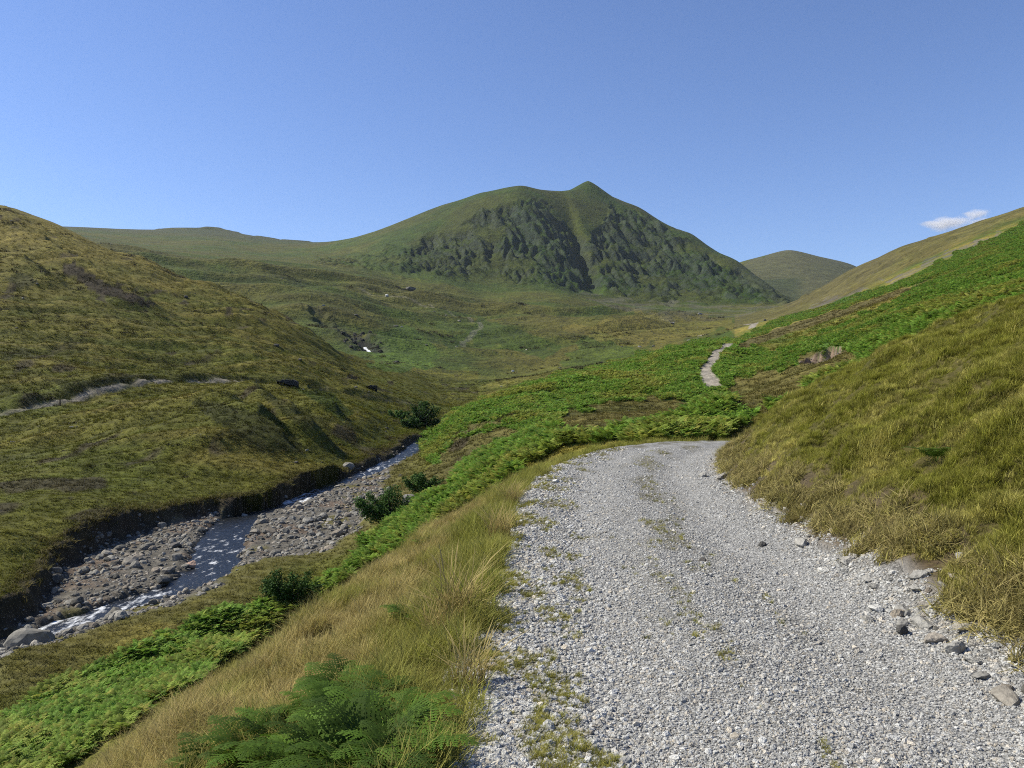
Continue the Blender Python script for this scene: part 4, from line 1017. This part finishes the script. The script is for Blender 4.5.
# ------------------------------------------------------------------ ferns in the foreground
FR = []
for i in range(6):
    v, f, a = frond(.62, 17, 8, rs.uniform(10, 35), rs.uniform(75, 112), rs.uniform(.36, .46), rs); FR.append(mesh_py('frond', v, f, M_FERN, a))
ferns = [(343, 690, .9, 'fern topmost in the foreground clump'), (365, 700, .75, 'fern right of the topmost one in the foreground clump'), (318, 712, .8, 'fern spreading left in the middle of the foreground clump'),
         (350, 722, .95, 'fern in the heart of the foreground clump'), (385, 735, .9, 'fern at the right end of the foreground clump'), (290, 738, .85, 'fern at the left flank of the foreground clump'),
         (330, 758, .85, 'large fern low in the middle of the foreground clump'), (365, 762, .95, 'fern at the frame bottom right of the clump heart'), (255, 757, .85, 'fern at the frame bottom left of the clump'),
         (300, 775, .95, 'fern cut by the frame bottom beneath the large one'), (215, 768, .75, 'small fern at the far left tail of the clump'), (275, 722, .55, 'short fern standing apart at the upper left of the clump'), (395, 762, .8, 'fern at the lower right corner of the clump')]
def sight(u_, v_, d1=40):
    ds = np.linspace(2.2, d1, 6000); xs = (u_ - 512) / F * ds; zz = HZ(xs, ds); k = int(np.argmax(zz >= (384 - v_) / F * ds)); return xs[k], ds[k], float(zz[k])
for (u_, v_, sz, lab) in ferns:
    x, y, z = sight(u_, v_ + 18)
    e = link('fern', None, None, (x, y, z), (0, 0, rs.uniform(0, 6.28)), sz * .82); tag(e, lab, 'fern', 'ferns in the foreground clump')
    n = rs.randint(9, 12)
    for k in range(n): link('frond', FR[(k + n) % 6], e, None, (rs.uniform(-.12, .12), rs.uniform(-.12, .12), 6.283 * k / n + rs.uniform(-.25, .25)), rs.uniform(.75, 1.15))
for (u_, v_, sz, lab) in ((936, 462, .55, 'small fern growing alone in the grass of the right bank'), (410, 625, .5, 'small green fern in the dry grass left of the track'), (424, 547, .35, 'tiny fern alone in the tan grass above the beck')):
    x, y, z = sight(u_, v_)
    e = link('fern', None, None, (x, y, z), (0, 0, rs.uniform(0, 6.28)), sz); tag(e, lab, 'fern')
    for k in range(7): link('frond', FR[k % 6], e, None, (rs.uniform(-.12, .12), rs.uniform(-.12, .12), .9 * k + rs.uniform(-.25, .25)), rs.uniform(.75, 1.1))
# tall tussocks leaning over the track edge
TM = []
for i in range(3):
    v, f, a = blades(150, .55, .13, .9, .0042, 4, 5, rs); TM.append(mesh_py('grass_tussock', v, f, M_SEDGE, a))
for (u_, v_, sz, lab) in ((462, 622, 1.05, 'tall straw coloured grass tussock leaning over the left track edge'), (500, 540, .9, 'tan grass tussock at the track edge beyond the tallest one'), (470, 690, .7, 'low grass tussock at the track edge nearest the ferns'), (512, 505, .8, 'tussock at the left track edge just before the bend'), (440, 640, .8, 'tussock behind the tallest one on the left verge')):
    x, y, z = sight(u_, v_); tag(link('grass_tussock', TM[rs.randint(0, 2)], None, (x, y, z - .02), (0, 0, rs.uniform(0, 6)), sz), lab, 'tussock')

# ------------------------------------------------------------------ bushes by the beck
def bush(label, cx, d, w, h, dep, seed, cat='bush', n=2600, leaf=.07, name='bush', group=None, lobes=6):
    r_ = np.random.default_rng(seed); x0, y0 = gd(cx, d); z0 = hz(x0, y0)
    e = link(name, None, None, (x0, y0, z0)); tag(e, label, cat, group)
    # stems
    V = []; Fc = []; tips = []
    for k in range(lobes * 2):
        tx, ty, tz = (r_.uniform(-.85, .85) * w / 2, r_.uniform(-.8, .8) * dep / 2, 0); tz = h * r_.uniform(.12, .85) * (1 - .45 * abs(tx / (w / 2)) ** 2); tips.append((tx, ty, tz))
        p0 = np.array([tx * .25, ty * .25, -.2]); p1 = np.array([tx * .6, ty * .6, tz * .5]); p2 = np.array([tx, ty, tz]); rad = .035 * h
        b = len(V)
        for i, (p, rr) in enumerate(((p0, rad), (p1, rad * .65), (p2, rad * .2))):
            for q in range(5): V.append((p[0] + rr * math.cos(q * 1.2566), p[1] + rr * math.sin(q * 1.2566), p[2]))
        for i in range(2):
            for q in range(5): Fc.append((b + i * 5 + q, b + i * 5 + (q + 1) % 5, b + i * 5 + 5 + (q + 1) % 5, b + i * 5 + 5 + q))
    link('stem', mesh_py('stem', V, Fc, M_WOOD), e)
    V = []; Fc = []; al = []
    tips = np.array(tips)
    for k in range(n):
        tp = tips[r_.integers(len(tips))]; q = r_.random() ** .6; c = tp * np.array([.35 + .85 * q, .35 + .85 * q, .12 + 1.0 * q]); dirn = r_.normal(size=3); dirn /= np.linalg.norm(dirn); rad = h * (.30 - .17 * q) * r_.random() ** .5
        p = c + dirn * rad * np.array([1.0, 1.0, .75]); p[2] = max(p[2], .03 * h)
        nrm = dirn * .6 + r_.normal(size=3) * .6 + np.array([0, 0, .4]); nrm /= np.linalg.norm(nrm)
        t1 = np.cross(nrm, r_.normal(size=3)); t1 /= np.linalg.norm(t1); t2 = np.cross(nrm, t1); L = leaf * r_.uniform(.6, 1.4)
        b = len(V); V += [tuple(p - t1 * L), tuple(p + t2 * L * .45), tuple(p + t1 * L), tuple(p - t2 * L * .45)]; Fc.append((b, b + 1, b + 2, b + 3)); al += [r_.random()] * 4
    link('foliage', mesh_py('foliage', V, Fc, M_LEAF, al, smooth=False), e); return e
bush('round dark green bush on the beck terrace above the bracken strip', 291, 44.5, 3.5, 2.3, 2.4, 1, n=7000, leaf=.075, lobes=11)
bush('long dark green bush at the foot of the slope by the pale boulder', 388, 56.5, 5.2, 2.9, 2.6, 2, n=9000, leaf=.08, lobes=13)
bush('dark green bush rising behind the long bush on the slope foot', 424, 62, 3.6, 2.2, 2, 3, n=6000, leaf=.08, lobes=9)
bush('dark tree overhanging the beck where it leaves sight', 424, 160, 6.6, 5.5, 5, 4, 'tree', n=5200, leaf=.2, name='tree', lobes=8)
bush('blackish low tree left of the one overhanging the beck', 409, 156, 5.0, 3.6, 4, 5, 'tree', n=3600, leaf=.18, name='tree', lobes=6)
bush('dark shrub uphill behind the two trees by the beck', 398, 172, 4.5, 3.0, 3, 6, 'bush', n=2500, leaf=.17)

# dark ragged wedges on the left hillside, of unsettled make
def add_wedge(label, px0, px1, v, h, seed):
    d = sight((px0 + px1) / 2, v, 420)[1] + .3; print('wall at', d)
    r_ = np.random.default_rng(seed); (x0, y0), (x1, y1) = gd(px0, d), gd(px1, d); n = 16
    V = []; Fc = []
    zb = [hz(x0 + (x1 - x0) * i / n, y0 + (y1 - y0) * i / n) for i in range(n + 1)]
    top = max(zb) + h * .75
    for i in range(n + 1):
        t = i / n; x = x0 + (x1 - x0) * t; y = y0 + (y1 - y0) * t; tz = top + r_.uniform(-.16, .06) - h * .8 * (1 - math.sin(math.pi * (.12 + .76 * t)) ** .6)
        for (oy, z) in ((-.35, top - h * (.12 + .95 * t ** .7) + r_.uniform(-.12, .12)), (-.30, tz), (.5, tz + .05), (.5, zb[i] - .8)): V.append((x + r_.uniform(-.05, .05), y + oy, z))
    for i in range(n):
        for q in range(3): b = i * 4 + q; Fc.append((b, b + 4, b + 5, b + 1))
    Fc += [(0, 1, 2, 3), (n * 4 + 3, n * 4 + 2, n * 4 + 1, n * 4)]
    return tag(link('rock_outcrop', mesh_py('rock_outcrop', V, Fc, M_BLACK, smooth=False)), label, 'outcrop')
add_wedge('dark wedge where the hillside path ends', 277, 298, 386.5, 1.2, 1)
GM = [rock_mesh('boulder', M_BLACK, 650 + i, (1, rs.uniform(.6, .9), rs.uniform(.6, .9)), 2, 9) for i in range(4)]
x, y, r_ = sample(400, (335 - 512) / F, (384 - 512) / F, 400, 500, 1, 36); gm_ = at_grid(MG['ghyll'], x, y); ok = gm_ > .3; x, y = x[ok][:46], y[ok][:46]
for i in range(len(x)):
    sz = float(r_.uniform(.5, 1.5)); o = link('boulder', GM[i % 4], None, (x[i], y[i], hz(x[i], y[i]) + .3 * sz), (0, 0, r_.uniform(0, 6.28)), sz)
    tag(o, 'dark rock among many in the ghyll round the waterfall', 'rock', 'dark rocks in the ghyll')
add_wedge('smaller dark patch farther along the hillside', 366, 377, 390, .8, 2)

# clouds low over the right-hand fell
def cloud_mat():
    m = bpy.data.materials.new('cloud_vapour'); m.use_nodes = True; nt = m.node_tree; nt.nodes.clear()
    out = nt.nodes.new('ShaderNodeOutputMaterial'); pv = nt.nodes.new('ShaderNodeVolumePrincipled'); pv.inputs['Color'].default_value = (.97, .97, .98, 1)
    tc = N(nt, 'ShaderNodeTexCoord'); n = N(nt, 'ShaderNodeTexNoise'); n.inputs['Scale'].default_value = 1.7; n.inputs['Detail'].default_value = 5; n.inputs['Roughness'].default_value = .6
    nt.links.new(tc.outputs['Object'], n.inputs['Vector'])
    ln = N(nt, 'ShaderNodeVectorMath', operation='LENGTH'); nt.links.new(tc.outputs['Object'], ln.inputs[0])
    fall = ramp(nt, ln.outputs['Value'], .15, 1., .22, -.28)
    ad = N(nt, 'ShaderNodeMath', operation='ADD'); nt.links.new(n.outputs[0], ad.inputs[0]); nt.links.new(fall, ad.inputs[1])
    nt.links.new(ramp(nt, ad.outputs[0], .40, .8, 0, .022), pv.inputs['Density']); pv.inputs['Anisotropy'].default_value = .3
    nt.links.new(pv.outputs[0], out.inputs['Volume']); return m
M_CLOUD = cloud_mat()
def cloud(label, u_, v_, d, sx_, sy_, sz_, seed):
    bm = bmesh.new(); bmesh.ops.create_icosphere(bm, subdivisions=3, radius=1.0)
    me = bpy.data.meshes.new('cloud'); bm.to_mesh(me); bm.free(); me.materials.append(M_CLOUD)
    x, y = gd(u_, d); tag(link('cloud', me, None, (x, y, (384 - v_) / F * d), (0, 0, .3 * seed), (sx_, sy_, sz_)), label, 'cloud')
cloud('long thin white cloud just above the crest of the right fell', 946, 223, 6500, 290, 220, 75, 1)
cloud('small round white cloud to the right of the long thin one', 976, 214, 6500, 150, 130, 62, 2)
cloud('low white cloud tucked behind the right-hand crest', 985, 222, 6600, 190, 150, 50, 3)

# the air of the valley
hb = bmesh.new(); bmesh.ops.create_cube(hb, size=1); me = bpy.data.meshes.new('haze'); hb.to_mesh(me); hb.free()
hm = bpy.data.materials.new('haze'); hm.use_nodes = True; hm.node_tree.nodes.clear(); ho = hm.node_tree.nodes.new('ShaderNodeOutputMaterial'); hv = hm.node_tree.nodes.new('ShaderNodeVolumePrincipled')
hv.inputs['Color'].default_value = (.78, .86, 1, 1); hv.inputs['Density'].default_value = HAZE; hv.inputs['Anisotropy'].default_value = .2
hm.node_tree.links.new(hv.outputs[0], ho.inputs['Volume']); me.materials.append(hm)
zb_, zt_ = float(ZG.min()) - 1.5, float(max(ZG.max(), 20)) + 25
hz_ = link('haze', me, None, (0, 1700, (zb_ + zt_) / 2), None, (2 * 4100, 3800, zt_ - zb_)); hz_['kind'] = 'stuff'; hz_['label'] = 'thin blue summer haze filling the valley'; hz_['category'] = 'haze'

# waterfall
V = []; Fc = []; al = []
for k in range(7):
    t = k / 6; d = 437 - 17 * t; pxx = 365.0 + 6.5 * t; x, y = gd(pxx, d); z = hz(x, y) + .6
    for j in (-1, 0, 1): V.append((x + j * (.9 + .3 * math.sin(k * 2.1)), y - .3 * abs(j), z + .2 * (j == 0))); al.append(.62 + .2 * (k in (0, 2, 3)))
for k in range(6):
    for j in range(2): i = 3 * k + j; Fc.append((i, i + 1, i + 4, i + 3))
wf = link('waterfall', mesh_py('waterfall', V, Fc, bpy.data.materials['beck_water'], al)); wf['kind'] = 'structure'

# ------------------------------------------------------------------ light, sky, camera
SUN_EL, SUN_AZ = 46, -80                      # degrees; bearing from straight ahead, minus is left
w = bpy.data.worlds.new('World'); SC.world = w; w.use_nodes = True
nt = w.node_tree; bg = nt.nodes['Background']; sky = nt.nodes.new('ShaderNodeTexSky'); sky.sky_type = 'NISHITA'; sky.sun_disc = False
sky.sun_elevation = R(SUN_EL); sky.sun_rotation = R(SUN_AZ % 360); sky.altitude = 300; sky.air_density = 1.0; sky.dust_density = .15; sky.ozone_density = 5
tn = nt.nodes.new('ShaderNodeMix'); tn.data_type = 'RGBA'; tn.blend_type = 'MULTIPLY'; tn.inputs[0].default_value = 1; tn.inputs[7].default_value = (1.03, 1.03, 1.20, 1); nt.links.new(sky.outputs[0], tn.inputs[6]); nt.links.new(tn.outputs[2], bg.inputs[0]); bg.inputs[1].default_value = .09
sd = Vector((math.sin(R(SUN_AZ)) * math.cos(R(SUN_EL)), math.cos(R(SUN_AZ)) * math.cos(R(SUN_EL)), math.sin(R(SUN_EL))))
L = bpy.data.lights.new('sun', 'SUN'); L.energy = 4.9; L.angle = R(.53); L.color = (1, .94, .80)
lo = bpy.data.objects.new('sun', L); COL.objects.link(lo); lo.rotation_euler = sd.to_track_quat('Z', 'Y').to_euler()
cam = bpy.data.cameras.new('camera'); co = bpy.data.objects.new('camera', cam); COL.objects.link(co); SC.camera = co
co.location = (0, 0, EYE); co.rotation_euler = (R(90), 0, 0); cam.sensor_width = 36; cam.lens = 36 * F / 1024; cam.clip_end = 20000; cam.clip_start = .05
SC.view_settings.view_transform = 'Standard'; SC.view_settings.look = 'None'; SC.view_settings.exposure = .55; SC.view_settings.gamma = 1
SC.cycles.use_denoising = False
SC.cycles.caustics_reflective = False; SC.cycles.caustics_refractive = False; SC.cycles.sample_clamp_direct = 5; SC.cycles.sample_clamp_indirect = 4
SC.cycles.filter_width = 1.05; SC.cycles.max_bounces = 6; SC.cycles.volume_bounces = 3
